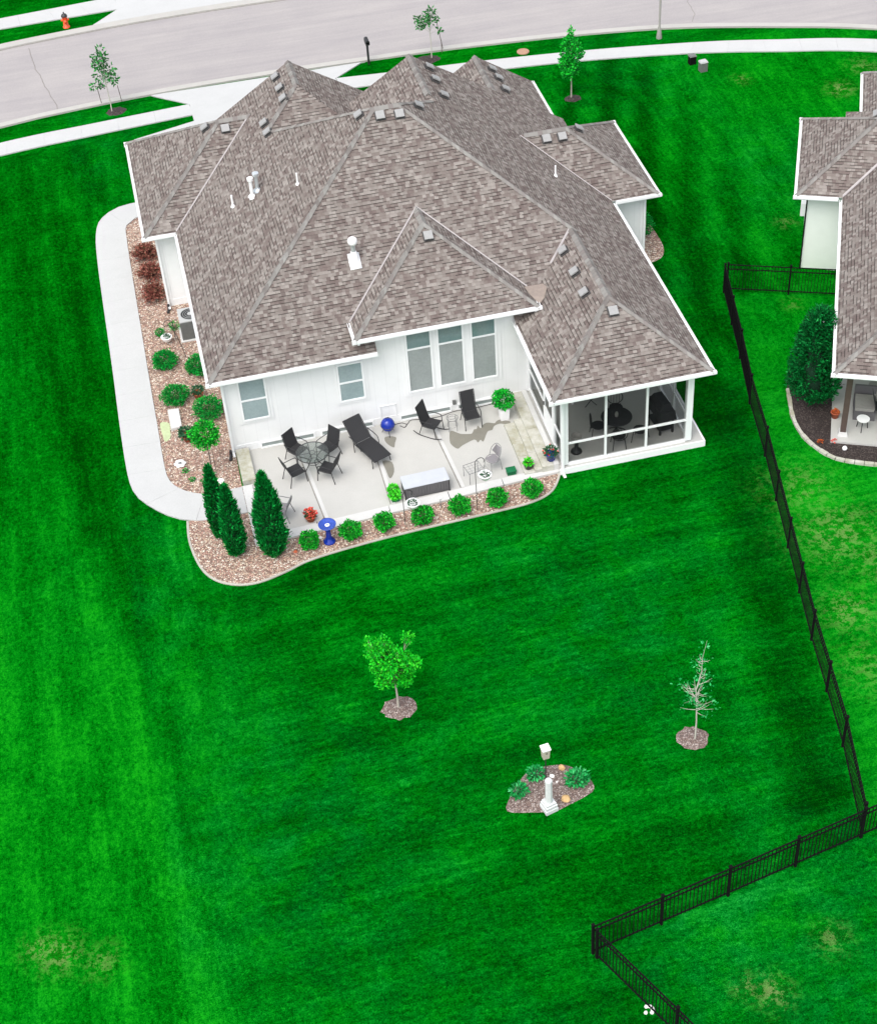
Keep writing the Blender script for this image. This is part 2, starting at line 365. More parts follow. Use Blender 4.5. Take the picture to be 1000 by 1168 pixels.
def dup(root, loc, rz=0, label=None, scale=None):
    def cp(o, par):
        c = o.copy(); C.objects.link(c)
        if par is not None: c.parent = par
        for ch in [q for q in o.children]: cp(ch, c)
        return c
    r = cp(root, None); r.location = loc; r.rotation_euler = (0, 0, rz)
    if label: r['label'] = label
    if scale: r.scale = scale
    return r
def np_mesh(name, V, F, mat, parent=None, local=True):
    me = bpy.data.meshes.new(name); n = len(V); k = F.shape[1]
    me.vertices.add(n); me.vertices.foreach_set('co', V.astype(np.float32).ravel())
    me.loops.add(F.size); me.loops.foreach_set('vertex_index', F.astype(np.int32).ravel())
    me.polygons.add(len(F)); me.polygons.foreach_set('loop_start', np.arange(0, F.size, k, dtype=np.int32))
    me.polygons.foreach_set('loop_total', np.full(len(F), k, dtype=np.int32))
    me.materials.append(m[mat]); me.update(calc_edges=True); me.validate()
    o = bpy.data.objects.new(name, me); C.objects.link(o); attach(o, parent, local); return o
def leaves(P, D, L, W, jit=.5):
    """P points, D preferred leaf direction, L length, W width -> diamond leaves"""
    n = len(P); D = D + rng.normal(0, jit, (n, 3)); D /= np.linalg.norm(D, axis=1)[:, None] + 1e-9
    A = rng.normal(size=(n, 3)); Sx = np.cross(D, A); Sx /= np.linalg.norm(Sx, axis=1)[:, None] + 1e-9
    N = np.cross(D, Sx)
    l = (L*rng.uniform(.6, 1.3, n))[:, None]; wd = (W*rng.uniform(.7, 1.3, n))[:, None]
    V = np.stack([P, P+D*l*.5+Sx*wd*.5+N*wd*.15, P+D*l, P+D*l*.5-Sx*wd*.5+N*wd*.15], 1).reshape(-1, 3)
    return V, np.arange(4*n).reshape(n, 4)
def sphere_pts(n, c, r, inner=.55):
    d = rng.normal(size=(n, 3)); d /= np.linalg.norm(d, axis=1)[:, None]
    rad = rng.uniform(inner**3, 1, n)**(1/3)
    return np.array(c) + d*rad[:, None]*np.array(r), d
def catmull(pts, k=6, closed=False):
    P = [Vector((*p, 0)) for p in pts]; n = len(P); out = []
    for i in range(n if closed else n-1):
        if closed: a, b, c, d = P[i-1], P[i], P[(i+1) % n], P[(i+2) % n]
        else: a, b, c, d = P[max(i-1, 0)], P[i], P[i+1], P[min(i+2, n-1)]
        for j in range(k):
            t = j/k; q = .5*((2*b)+(c-a)*t+(2*a-5*b+4*c-d)*t*t+(3*b-a-3*c+d)*t**3); out.append((q.x, q.y))
    if not closed: out.append((P[-1].x, P[-1].y))
    return out
def resample(pts, n):
    p = np.array(pts); s = np.r_[0, np.cumsum(np.linalg.norm(np.diff(p, axis=0), axis=1))]; t = np.linspace(0, s[-1], n)
    return [(float(np.interp(q, s, p[:, 0])), float(np.interp(q, s, p[:, 1]))) for q in t]

# ================================================================ GROUND
def axis_pts(a, b, step, far):
    inner = np.arange(a, b+step/2, step); out = [far]; 
    ext = np.array([3, 8, 20, 60, 200, 700.]); return np.r_[a-ext[::-1], inner, b+ext]
gx = axis_pts(-14, 38, .22, 0); gy = axis_pts(-30, 40, .22, 0)
X, Y = np.meshgrid(gx, gy)
def sm(a, b, x): t = np.clip((x-a)/(b-a), 0, 1); return t*t*(3-2*t)
def fence_x(y): return np.interp(y, [-19.8, -17.45, -13.09, -9.38, -5.24, -.25, 3.62, 40], [13.35, 14.0, 14.81, 15.58, 16.54, 17.56, 18.54, 27.5])
def wob(x, y, k=1.0, s=0): return np.sin(x*.61*k+y*.23*k+s)*.5 + np.sin(x*.27*k-y*.53*k+1.7+s)*.5
fx = fence_x(Y)
base = np.full(X.shape, .42)
back = Y < -2
# back lawn passes, roughly parallel with the patio, in gently curved bands
ph = Y - .10*X + .35*wob(X, Y, .8)
band = .5+.5*np.sin(ph*2*math.pi/2.1)
band2 = .5+.5*np.sin((Y*.97-.22*X+.3*wob(X, Y, .5, 3))*2*math.pi/3.7+1)
wR = sm(-3.5, 1.0, X-.10*(Y+6))*(1-sm(-2.6, -1.6, Y-.05*X+0*X))
bl = .43+.07*(band-.5)+.05*(band2-.5)+.04*wob(X, Y, .35, 1)
# left lawn passes running along the path
phl = X + .12*(Y+4) + .25*wob(X, Y, .6, 2)
ll = .40+.20*sm(4, -9, Y)+.06*np.sin(phl*2*math.pi/1.9+.6)*sm(-9, -4, X)+.04*np.sin(phl*2*math.pi/3.3)-.07*np.exp(-((X+4.9+.06*(Y-2))/1.3)**2)*sm(-14, -4, Y)
val = ll*(1-wR)+bl*wR
# dark passes close to the beds and below the corner of the garden
dc = np.hypot(X+.2, Y+3.6); val -= .16*np.exp(-((dc-3.4)/.75)**2)*(Y < 1)
val += .10*np.exp(-((dc-2.65-.2*np.sin(X*3))/.22)**2)*(Y < -1)*(X < 1)
# slightly darker bottom centre and right, passes along the fence
val -= .10*sm(-12, -20, Y)*sm(0, 6, X)
val -= .12*np.exp(-((X+4.55)/.5)**2)*sm(-3.5, 0, Y)*(1-sm(14, 18, Y))
val -= .10*np.exp(-((dc-5.1)/.35)**2)*(Y < -2)*(X < 3)
df = fx - X
inside = (X < fx) & (Y < 4)
val = np.where(inside, val-.20*np.exp(-((df-1.0)/.75)**2)*(Y > -19)+.07*np.exp(-((df-2.3)/.5)**2), val)
# front and side lawn: passes north-south
fr = (Y >= 4) & (X > 10)
phf = X*1.0 - .30*Y + .2*wob(X, Y, .6)
vf = .44+.13*np.sin(phf*2*math.pi/1.7)*sm(24, 20, X-.0*Y)+.10*sm(19, 23, X)-.14*np.exp(-((X-17.8-.12*(Y-8))/1.7)**2)
k = sm(1, 5, Y)*sm(9, 12, X); val = val*(1-k)+vf*k
swirl = np.hypot(X-17.6, Y-17.5); val += .12*np.sin(swirl*2*math.pi/1.3)*np.exp(-(swirl/2.6)**2)
# neighbour's lawn east of the fence
east = (X > fx) & (Y > -19.7) & (Y < 3.4)
val = np.where(east, .64+.05*sm(-4,-8,Y)+.10*wob(X, Y, .9)+.0*X, val)
south_line = -21.18 + (X-5.79)*.188
sn = (Y < south_line) & (X > 5.79+(Y+21.18)*-.46)
val = np.where(sn, .50+.10*wob(X, Y, 1.4), val)
val = np.where(Y > 22, .42+.05*wob(X, Y), val)
teal = np.clip(.22*wR*(1-np.exp(-((Y+10)/9)**2)*.3)+.25*wob(X, Y, .9, 5)+.15, 0, .9)
teal = np.where(east, .10, teal); teal = np.where(sn, .6, teal); teal = np.where(X < -4, teal*.25, teal)
dry = np.zeros(X.shape)
for cx, cy, r, a in [(16.3, -12.3, .7, .7), (17.3, -9.2, 1.2, .7), (18.2, -10.5, 1.0, .6), (17.0, -7, 1.0, .5), (16.2, -14.5, .9, .4), (-6.9, -17.7, .45, .9), (-7.4, -17.4, .35, .8), (-5.9, -18.2, .4, .5), (28.3, 16.0, .5, .9), (24.7, 18.2, .35, .5), (30.0, 17.5, .6, .5), (9.6, -23.3, .35, 1), (9.0, -23.0, .25, .8), (11.5, -22.3, .35, .6), (-9.5, -6.5, .8, .5), (22.3, 7.2, .35, .5), (20.5, 2.2, .3, .4)]:
    dry = np.maximum(dry, a*np.exp(-(np.hypot(X-cx, (Y-cy))/r)**2))
V = np.stack([X, Y, np.zeros_like(X)], -1).reshape(-1, 3)
ny, nx = X.shape; idx = np.arange(nx*ny).reshape(ny, nx)
F = np.stack([idx[:-1, :-1], idx[:-1, 1:], idx[1:, 1:], idx[1:, :-1]], -1).reshape(-1, 4)
g = np_mesh('ground', V, F, 'lawn'); struct(g)
ca = g.data.color_attributes.new('mow', 'FLOAT_COLOR', 'POINT')
ca.data.foreach_set('color', np.stack([np.clip(val, 0, 1), np.clip(teal, 0, 1), dry, np.where(Y > 3, np.where(Y > 21.5, 1., 0.), wR)], -1).astype(np.float32).ravel())

# road
near = [(-45, 18.5), (-30, 21.0), (-16, 23.5), (-6.87, 25.04), (-4.32, 25.42), (0.04, 25.75), (4.91, 25.78), (9.48, 25.6), (13.69, 25.35), (19.19, 24.73), (23.72, 23.85), (28.01, 22.42), (32.11, 20.7), (40, 16.3), (48, 11)]
nearc = catmull(near, 8)
def offset(pts, d):
    out = []
    for i, p in enumerate(pts):
        a = pts[max(i-1, 0)]; b = pts[min(i+1, len(pts)-1)]; t = Vector((b[0]-a[0], b[1]-a[1])).normalized(); out.append((p[0]-t.y*d, p[1]+t.x*d))
    return out
farc = offset(nearc, 6.95)
def band_mesh(a, b, z, th=None, mi=0, mb=None, zb=None):
    mb = mb or MB(); n = len(a)
    if th is None:
        mb.add([(x, y, z) for x, y in a]+[(x, y, z) for x, y in b], [(i, i+1, n+i+1, n+i) for i in range(n-1)], mi)
    else:
        z0 = z-th
        mb.add([(x, y, z) for x, y in a]+[(x, y, z) for x, y in b]+[(x, y, z0) for x, y in a]+[(x, y, z0) for x, y in b],
               [(i, i+1, n+i+1, n+i) for i in range(n-1)]+[(i+1, i, 2*n+i, 2*n+i+1) for i in range(n-1)]+[(n+i, n+i+1, 3*n+i+1, 3*n+i) for i in range(n-1)]
               + [(0, n, 3*n, 2*n), (n-1, 3*n-1, 4*n-1, 2*n-1)], mi)
    return mb
struct(band_mesh(nearc, farc, .012).build('road', 'road'))
mb = band_mesh(offset(nearc, -.36), offset(nearc, -.02), .085, .09)
struct(mb.build('kerb', 'curbc'))
struct(band_mesh(offset(nearc, -.02), offset(nearc, .03), .020).build('gutter_line', 'joint'))
struct(band_mesh(offset(farc, .02), offset(farc, .52), .085, .09).build('kerb', 'curbc'))
struct(band_mesh(offset(farc, -.03), offset(farc, .02), .020).build('gutter_line', 'joint'))
def ribbon(pts, wd, z, mat, name):
    p = [(x+random.uniform(-.02, .02), y+random.uniform(-.02, .02)) for x, y in resample(pts, len(pts)*4)]
    return struct(band_mesh(offset(p, wd/2), offset(p, -wd/2), z).build(name, mat))
ribbon([(-5.28, 31.92), (-5.2, 31.07), (-5.09, 29.69), (-4.89, 28.96), (-4.77, 27.89), (-4.62, 27.33), (-4.49, 26.53), (-4.35, 25.98), (-4.32, 25.5)], .035, .018, 'crack', 'road_crack')
ribbon([(26.2, 28.5), (25.6, 27.2), (25.0, 25.9), (24.9, 24.6), (24.5, 23.9)], .03, .018, 'crack', 'road_crack')

# pavements (slab pieces with open joints)
def slabs(a, b, z, th, step, mat, name, gap=.0025):
    a, b = np.array(a, float), np.array(b, float); mid = (a+b)/2; d = np.r_[0, np.cumsum(np.linalg.norm(np.diff(mid, axis=0), axis=1))]
    n = max(2, round(d[-1]/step))+1; mb = MB(); at = lambda P, q: (float(np.interp(q, d, P[:, 0])), float(np.interp(q, d, P[:, 1])))
    for k in range(n-1):
        t0, t1 = d[-1]*k/(n-1)+gap, d[-1]*(k+1)/(n-1)-gap; ts = np.linspace(t0, t1, 5); mb.prism([at(a, q) for q in ts]+[at(b, q) for q in ts][::-1], z-th, z)
    return struct(mb.build(name, mat))
swt = catmull([(-40, 17.9), (-16, 21.9), (-6.93, 23.34), (-2.95, 23.68), (1.35, 23.98)], 8)
swb = catmull([(-40, 16.8), (-16, 20.8), (-6.97, 22.25), (-3.03, 22.65), (1.41, 23.0)], 8)
slabs(swt, swb, .05, .06, 1.6, 'concrete', 'pavement')
swt = catmull([(7.95, 24.12), (10.49, 23.84), (14.84, 23.45), (19.54, 22.81), (24.19, 21.9), (27.43, 20.98), (31.59, 19.5), (40, 14.9)], 8)
swb = catmull([(8.0, 23.03), (9.35, 22.95), (15.5, 22.42), (19.08, 21.95), (23.65, 21.0), (27.2, 19.9), (31.12, 18.45), (39, 14)], 8)
slabs(swt, swb, .05, .06, 1.6, 'concrete', 'pavement')
# driveway
mb = MB()
mb.prism([(1.37, 23.0), (1.37, 23.98), (-.08, 25.23), (-.2, 25.36), (9.5, 25.2), (9.3, 25.18), (7.93, 24.12), (7.96, 23.03), (8.45, 23.0), (8.2, 14.0), (-1.2, 14.0), (-1.3, 21.7), (1.38, 22.44)], -.01, .045)
struct(mb.build('driveway', 'concrete'))
# far side of the street
slabs([(-40, 32.9), (-6.5, 35.49), (-1.63, 35.87), (-.9, 35.9)], [(-40, 31.8), (-6.54, 34.34), (-.97, 34.49), (-.9, 34.5)], .05, .06, 1.6, 'concrete', 'pavement')
mb = MB(); mb.prism([(-2.31, 33.07), (-.93, 34.45), (-.85, 37), (-.9, 45), (7, 45), (7.5, 36), (9, 33.2), (3, 33.15)], -.01, .046); struct(mb.build('driveway', 'concrete'))

# garden path
wo = catmull([(-1.2, 16.7), (-1.82, 16.62), (-2.29, 16.58), (-3.02, 16.07), (-3.42, 15.1), (-3.56, 12.69), (-3.58, 5.93), (-3.61, 2.4), (-3.58, -.17), (-3.42, -1.14), (-3.05, -1.8), (-2.46, -2.49), (-1.9, -2.85), (-1.25, -3.05), (-.02, -3.05)], 6)
wi = catmull([(-1.2, 15.6), (-1.75, 15.55), (-2.0, 15.3), (-2.27, 14.95), (-2.31, 14.0), (-2.33, 12.69), (-2.36, 5.93), (-2.36, 2.4), (-2.35, -.22), (-2.22, -.9), (-1.98, -1.29), (-1.6, -1.6), (-1.3, -1.75), (-1.1, -1.79), (-.02, -1.79)], 6)
slabs(wo, wi, .05, .06, 1.45, 'concrete', 'path')

# gravel beds
bed_o = catmull([(-1.9, -2.88), (-1.95, -3.87), (-1.77, -5.02), (-1.41, -5.72), (-.8, -6.12), (-.11, -6.2), (.73, -5.98), (1.6, -5.68), (3.41, -5.45), (5.46, -5.32), (7.52, -5.24), (8.75, -5.14), (9.45, -4.85), (9.85, -4.3), (9.9, -4.12)], 6)
mb = MB(); mb.prism(bed_o+[(0.02, -4.6), (.02, -1.9), (-1.25, -2.9)], -.02, .018)
mb.prism([(-2.36, 15.0)]+[q for q in wi if q[1] < 15.2 and q[0] < -.03][0:]+[(-.02, -1.79), (0.02, .05), (.02, 9.1), (-1.1, 9.1), (-1.1, 15.6), (-1.75, 15.6)], -.02, .016)
mb.prism(catmull([(16.05, 10.4), (16.9, 10.2), (17.28, 9.09), (17.36, 8.12), (17.34, 7.17), (17.14, 6.56), (16.74, 6.27), (16.0, 6.2)], 4)+[(15.9, 8)], -.02, .016)
struct(mb.build('gravel', 'gravel'))
struct(band_mesh(offset(bed_o, 0.0), offset(bed_o, -.07), .035, .05).build('bed_edging', 'edging'))

# patio: field, pale border, joints
mb = MB(); mb.prism([(.30, .02), (.30, -4.35), (4.2, -4.22), (5.3, -4.0), (8.95, -3.84), (9.95, -3.84), (9.95, .02)], -.02, .030)
struct(mb.build('patio_floor', 'patio'))
mb = MB()
def jslab(poly): mb.prism(poly, -.02, .085)
jslab([(-.01, -1.80), (.31, -1.80), (.31, -4.28), (-.01, -4.66)])
bo = [(-.01, -4.69), (2.2, -4.58), (4.35, -4.44), (6.3, -4.36), (8.1, -4.20), (10.05, -4.10)]; bi = [(.31, -4.30), (2.2, -4.20), (4.35, -4.10), (6.3, -3.98), (8.1, -3.88), (10.05, -3.82)]
for i in range(5):
    a, b, c, d = bo[i], bo[i+1], bi[i+1], bi[i]; e = .012
    jslab([(a[0]+e, a[1]), (b[0]-e, b[1]), (c[0]-e, c[1]), (d[0]+e, d[1])])
struct(mb.build('patio_border', 'border'))
mb = MB(); jm = MB()
for (x0, y0), (x1, y1) in [((1.95, -.02), (2.27, -4.12)), ((4.45, -.02), (4.42, -3.98)), ((6.5, -.02), (6.74, -3.88))]:
    mb.prism([(x0+.05, y0), (x0+.16, y0), (x1+.16, y1), (x1+.05, y1)], .02, .040); jm.prism([(x0, y0), (x0+.035, y0), (x1+.035, y1), (x1, y1)], .02, .036)
struct(mb.build('patio_strip', 'border')); struct(jm.build('patio_joint', 'joint'))
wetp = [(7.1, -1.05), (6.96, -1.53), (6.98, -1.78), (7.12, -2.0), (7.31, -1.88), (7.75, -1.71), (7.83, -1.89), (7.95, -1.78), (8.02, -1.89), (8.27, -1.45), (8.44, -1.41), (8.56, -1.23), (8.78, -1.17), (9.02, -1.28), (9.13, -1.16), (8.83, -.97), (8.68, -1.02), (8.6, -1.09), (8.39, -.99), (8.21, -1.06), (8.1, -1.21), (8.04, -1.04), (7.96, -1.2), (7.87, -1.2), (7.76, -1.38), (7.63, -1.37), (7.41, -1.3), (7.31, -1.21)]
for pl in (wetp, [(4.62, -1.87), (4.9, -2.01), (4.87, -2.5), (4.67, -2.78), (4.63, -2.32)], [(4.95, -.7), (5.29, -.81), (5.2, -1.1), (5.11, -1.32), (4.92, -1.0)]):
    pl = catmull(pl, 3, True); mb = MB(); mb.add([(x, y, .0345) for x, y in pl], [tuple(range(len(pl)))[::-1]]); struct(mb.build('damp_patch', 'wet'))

# ================================================================ HOUSES
PT = .632
def plane_uv(pts, d, s):
    """uv for a roof plane whose eave is on side d; v measured up the slope from z"""
    k = math.sqrt(1+s*s)/s
    return [((p[0] if d in 'SN' else p[1]), p[2]*k) for p in pts]
def clip_y(q, yc):
    out = []
    for i in range(len(q)):
        a, b = q[i-1], q[i]
        if (a[1] <= yc) != (b[1] <= yc):
            t = (yc-a[1])/(b[1]-a[1]); out.append((a[0]+(b[0]-a[0])*t, yc, a[2]+(b[2]-a[2])*t))
        if b[1] <= yc: out.append(b)
    return out
def hip(mb, x0, x1, y0, y1, h, s, T=None, soff=.0, notch=None, clip=None, gable=False):
    """one hip roof volume: four slopes and a soffit"""
    W, D = x1-x0, y1-y0; T = T or (lambda p: p)
    if gable: D = max(D, W)
    if W <= D: r = W/2; a = (x0+r, y0+r, h+s*r); b = (x0+r, y1-r, h+s*r)
    else: r = D/2; a = (x0+r, y0+r, h+s*r); b = (x1-r, y0+r, h+s*r)
    c = [(x0, y0, h), (x1, y0, h), (x1, y1, h), (x0, y1, h)]
    if gable: b = (b[0], y1, b[2])
    if W <= D: pl = [('S', [c[0], c[1], a]), ('E', [c[1], c[2], b, a]), ('N', [c[2], c[3], b]), ('W', [c[3], c[0], a, b])]
    else: pl = [('S', [c[0], c[1], b, a]), ('E', [c[1], c[2], b]), ('N', [c[2], c[3], a, b]), ('W', [c[3], c[0], a])]
    if notch:
        n0, n1, nd = notch
        zz = h+s*nd
        pl[0][1][1:1] = [(n0, y0, h), (n0, y0+nd, zz), (n1, y0+nd, zz), (n1, y0, h)]
    bot = [c[0]]+([(notch[0], y0, h), (notch[0], y0+notch[2], h), (notch[1], y0+notch[2], h), (notch[1], y0, h)] if notch else [])+c[1:]
    if gable: pl = [(d, q) for d, q in pl if d != 'N']; mb.add([T(c[2]), T(c[3]), T(b)], [(0, 1, 2)], 1)
    if clip: pl = [(d, clip_y(q, clip)) for d, q in pl]; pl = [(d, q) for d, q in pl if len(q) > 2]
    for d, q in pl: mb.add([T(p) for p in q], [tuple(range(len(q)))], 0, [plane_uv(q, d, s)])
    z = h-.015-soff
    if clip: bot = clip_y(bot, clip)
    mb.add([T((p[0], p[1], z)) for p in bot], [tuple(range(len(bot)))[::-1]], 1)
    return a, b
def caps(mb, p, q, n1, n2, T=None, wd=.15, step=.16):
    """ridge/hip cap: short overlapping bent pieces from p up to q; n1, n2 unit down-slope directions"""
    p, q = Vector(p), Vector(q); d = (q-p); L = d.length; d.normalize(); T = T or (lambda x: x); k = max(1, int(L/step)); st = L/k
    n1, n2 = Vector(n1), Vector(n2); u = Vector((0, 0, 1))
    for i in range(k):
        a = p+d*(i*st-.0); b = p+d*((i+1)*st+.03); za, zb = .034, .018
        j = random.uniform(.92, 1.08)
        ring = []
        for c, z in ((a, za), (b, zb)): ring += [c+n1*wd*j+u*z, c+u*(z+.02), c+n2*wd*j+u*z]
        low = [ring[0]-u*.03, ring[1]-u*.03, ring[2]-u*.03]
        mb.add([T(tuple(x)) for x in ring+low], [(0, 3, 4, 1), (1, 4, 5, 2), (0, 1, 7, 6), (1, 2, 8, 7)])
def sl(dx, dy, s): v = Vector((dx, dy, -s*math.hypot(dx, dy))); return v.normalized()
def hipcaps(mb, x0, x1, y0, y1, h, s, which, T=None):
    W, D = x1-x0, y1-y0; r = min(W, D)/2; z = h+s*r
    A = (x0+r, y0+r, z); B = (x0+r, y1-r, z) if W <= D else (x1-r, y0+r, z)
    SW, SE, NE, NW = A, (A if W <= D else B), B, (B if W <= D else A)
    def seg(c, t, cut): c = Vector((*c, h)); t = Vector(t); return c.lerp(t, cut[0]), c.lerp(t, cut[1])
    ds, dn, de, dw = sl(0, -1, s), sl(0, 1, s), sl(1, 0, s), sl(-1, 0, s)
    for k, cut in which.items():
        if k == 'SW': a, b = seg((x0, y0), SW, cut); caps(mb, a, b, ds, dw, T)
        if k == 'SE': a, b = seg((x1, y0), SE, cut); caps(mb, a, b, ds, de, T)
        if k == 'NE': a, b = seg((x1, y1), NE, cut); caps(mb, a, b, dn, de, T)
        if k == 'NW': a, b = seg((x0, y1), NW, cut); caps(mb, a, b, dn, dw, T)
        if k == 'R':
            a, b = Vector(A).lerp(Vector(B), cut[0]), Vector(A).lerp(Vector(B), cut[1])
            if W <= D: caps(mb, a, b, dw, de, T)
            else: caps(mb, a, b, ds, dn, T)
def valley(mb, p, q, n1, n2, T=None, wd=.055):
    p, q = Vector(p), Vector(q); u = Vector((0, 0, .02)); n1, n2 = Vector(n1), Vector(n2); T = T or (lambda x: x)
    mb.add([T(tuple(x)) for x in (p+u, q+u, q+n1*wd+u*1.2, p+n1*wd+u*1.2, q+n2*wd+u*1.2, p+n2*wd+u*1.2)], [(0, 1, 2, 3), (1, 0, 5, 4)])
def gut(mb, x0, y0, x1, y1, h, out, T=None):
    """fascia board with a gutter trough outside it; out = outward unit (ox,oy)"""
    T = T or (lambda p: p); ox, oy = out
    def bx(d0, d1, z0, z1):
        a = [(x0+ox*d0, y0+oy*d0), (x1+ox*d0, y1+oy*d0), (x1+ox*d1, y1+oy*d1), (x0+ox*d1, y0+oy*d1)]
        mb.add([T((*p, z0)) for p in a]+[T((*p, z1)) for p in a], [(0,3,2,1),(4,5,6,7),(0,1,5,4),(1,2,6,5),(2,3,7,6),(3,0,4,7)])
    bx(.004, .026, h-.17, h-.004); bx(.026, .095, h-.105, h-.09); bx(.080, .095, h-.09, h-.004); bx(.026, .032, h-.09, h-.005)

H = thing('house', 'large pale house with a grey brown hipped shingle roof and a screened porch', 'house', (7, 7, 0))
rb = MB()
hip(rb, -.42, 14.8, -.42, 14.0, 3.36, PT, soff=0, notch=(5.02, 9.62, .50), clip=11.5)
hip(rb, -.426, 10.06, 6.42, 13.46, 3.36, PT, soff=.003, gable=True)
hip(rb, -1.55, 8, 8.63, 15.5, 3.36, PT, soff=.006)
hip(rb, 9.66, 14.803, -4.507, 6, 3.36, PT, soff=.009)
hip(rb, 8, 16.52, 5.66, 10.95, 3.36, PT, soff=.012)
hip(rb, 3.28, 14.806, 2.97, 11.79, 3.36, PT, soff=.015, gable=True)
hip(rb, 9.95, 14.47, 7.6, 15.03, 3.36, PT+.012, soff=.018, gable=True)
hip(rb, 4.371, 10.377, -.42, 8, 3.975, PT, soff=.021)
roof = rb.build('roof', ['shingle', 'trim'], H)
def capline(x0, x1, y0, y1, h, s_, which):
    for k, v in which.items():
        cb = MB(); hipcaps(cb, x0, x1, y0, y1, h, s_, {k: v}); cb.build('ridge_cap', 'cap', roof)
capline(-.42, 14.8, -.42, 14.0, 3.36, PT, {'SW': (0, 1), 'SE': (.335, 1), 'NE': (.8, 1), 'NW': (.52, 1), 'R': (0, 1)})
capline(-.426, 10.06, 6.42, 18.7, 3.36, PT, {'SW': (.72, 1), 'R': (0, 1)})
capline(-1.55, 8, 8.63, 15.5, 3.36, PT, {'SW': (0, 1), 'NW': (0, 1), 'R': (0, .45)})
capline(9.66, 14.803, -4.507, 6, 3.36, PT, {'SW': (0, 1), 'SE': (0, 1), 'R': (0, .74)})
capline(8, 16.52, 5.66, 10.95, 3.36, PT, {'SE': (0, 1), 'NE': (0, 1), 'R': (.52, 1)})
capline(3.28, 14.806, 2.97, 17.55, 3.36, PT, {'R': (0, 1)})
capline(9.95, 14.47, 9.54, 17.29, 3.36, PT+.012, {'R': (0, 1)})
capline(4.371, 10.377, -.42, 8, 3.975, PT, {'SW': (0, 1), 'SE': (0, 1), 'R': (0, .40)})
for p_, q_, sx, w_ in (((-.42, 8.63, 3.36), (3.0, 12.05, 5.52), 1, .055), ((4.371, .55, 3.975), (7.37, 3.55, 5.87), 1, .055), ((10.30, .62, 4.02), (7.38, 3.55, 5.87), -1, .055), ((11.25, 1.17, 4.36), (12.15, 2.06, 4.93), 1, .07), ((14.8, 5.66, 3.36), (12.2, 8.28, 5.02), -1, .04)):
    vb = MB(); valley(vb, p_, q_, sl(sx, 0, -PT), sl(0, 1, -PT), wd=w_); vb.build('valley_flashing', 'valley', roof)
cr = MB(); cr.add([(10.18, .55, 4.115), (10.80, .52, 4.125), (10.86, .22, 4.17), (10.66, -.15, 4.04), (10.46, -.28, 3.93), (10.24, .1, 4.10)], [(0, 5, 4, 3, 2, 1)])
cr.build('roof_cricket', 'membrane', roof)
gb = MB()
for a in [(-.42, -.545, 5.02, -.545), ]: pass
gut(gb, -.545, -.42, 5.02, -.42, 3.36, (0, -1)); gut(gb, -.42, -.42, -.42, 8.5, 3.36, (-1, 0))
gut(gb, -1.675, 8.63, -.46, 8.63, 3.36, (0, -1)); gut(gb, -1.55, 8.63, -1.55, 15.5, 3.36, (-1, 0)); gut(gb, -1.675, 15.5, -.42, 15.5, 3.36, (0, 1))
gut(gb, 9.535, -4.507, 14.93, -4.507, 3.36, (0, -1)); gut(gb, 9.66, -4.507, 9.66, -.05, 3.36, (-1, 0)); gut(gb, 14.803, -4.507, 14.803, 5.53, 3.36, (1, 0))
gut(gb, 14.94, 5.66, 16.645, 5.66, 3.36, (0, -1)); gut(gb, 16.52, 5.66, 16.52, 10.95, 3.36, (1, 0)); gut(gb, 14.94, 10.95, 16.645, 10.95, 3.36, (0, 1))
gut(gb, 14.806, 11.08, 14.806, 17.55, 3.36, (1, 0)) if False else gut(gb, 14.47, 11.08, 14.47, 15.03, 3.36, (1, 0))
gut(gb, 4.246, -.42, 10.50, -.42, 3.975, (0, -1)); gut(gb, 4.371, -.42, 4.371, .62, 3.975, (-1, 0)); gut(gb, 10.377, -.42, 10.377, -.12, 3.975, (1, 0))
# downspouts
for x, y, zb, zt in [(-.05, -.06, .12, 3.2), (-1.19, 8.99, .12, 3.2), (16.16, 6.02, .1, 3.2), (10.06, -4.19, .10, 3.2)]:
    gb.box(x-.04, x+.04, y-.035, y+.035, zb, zt); gb.obox((x, y-.11, zt+.02), (.035, 0, 0), (0, .12, .04), (0, -.01, .03)); gb.obox((x, y-.12, zb-.02), (.04, 0, 0), (0, .14, -.035), (0, .01, .03))
gb.obox((10.30, -.40, 3.86), (.04, 0, 0), (0, .035, 0), (0, 0, .09)); gb.obox((4.75, -.33, 3.88), (.30, .0, .05), (0, .03, 0), (0, 0, .03)); gb.obox((4.46, -.40, 3.83), (.035, 0, 0), (0, .035, 0), (0, 0, .08))
gb.build('gutter', 'trim', H)
# walls
foot = [(0, 0), (14.38, 0), (14.38, 6.08), (16.10, 6.08), (16.10, 10.53), (14.05, 10.53), (14.05, 14.61), (10.4, 14.61), (10.4, 13.1), (7.6, 13.1), (7.6, 15.08), (0, 15.08), (-.3, 15.08), (-1.13, 15.08), (-1.13, 9.05), (0, 9.05)]
wb = MB(); wb.prism(foot, 0, 3.338); wb.prism([(4.80, 0), (9.96, 0), (9.96, 3.2), (4.80, 3.2)], 3.338, 3.95)
wb.build('wall', 'wall', H)
fb = MB(); pf = [(p[0]+dx, p[1]+dy) for p, (dx, dy) in zip(foot, [(-.015, -.015), (.015, -.015), (.015, -.015), (.015, -.015), (.015, .015), (.015, .015), (.015, .015), (.015, .015), (.015, .015), (.015, .015), (.015, .015), (-.015, .015), (-.015, .015), (-.015, .015), (-.015, -.015), (-.015, -.015)])]
fb.prism(pf, -.05, .30); fb.build('foundation', 'foundation', H)
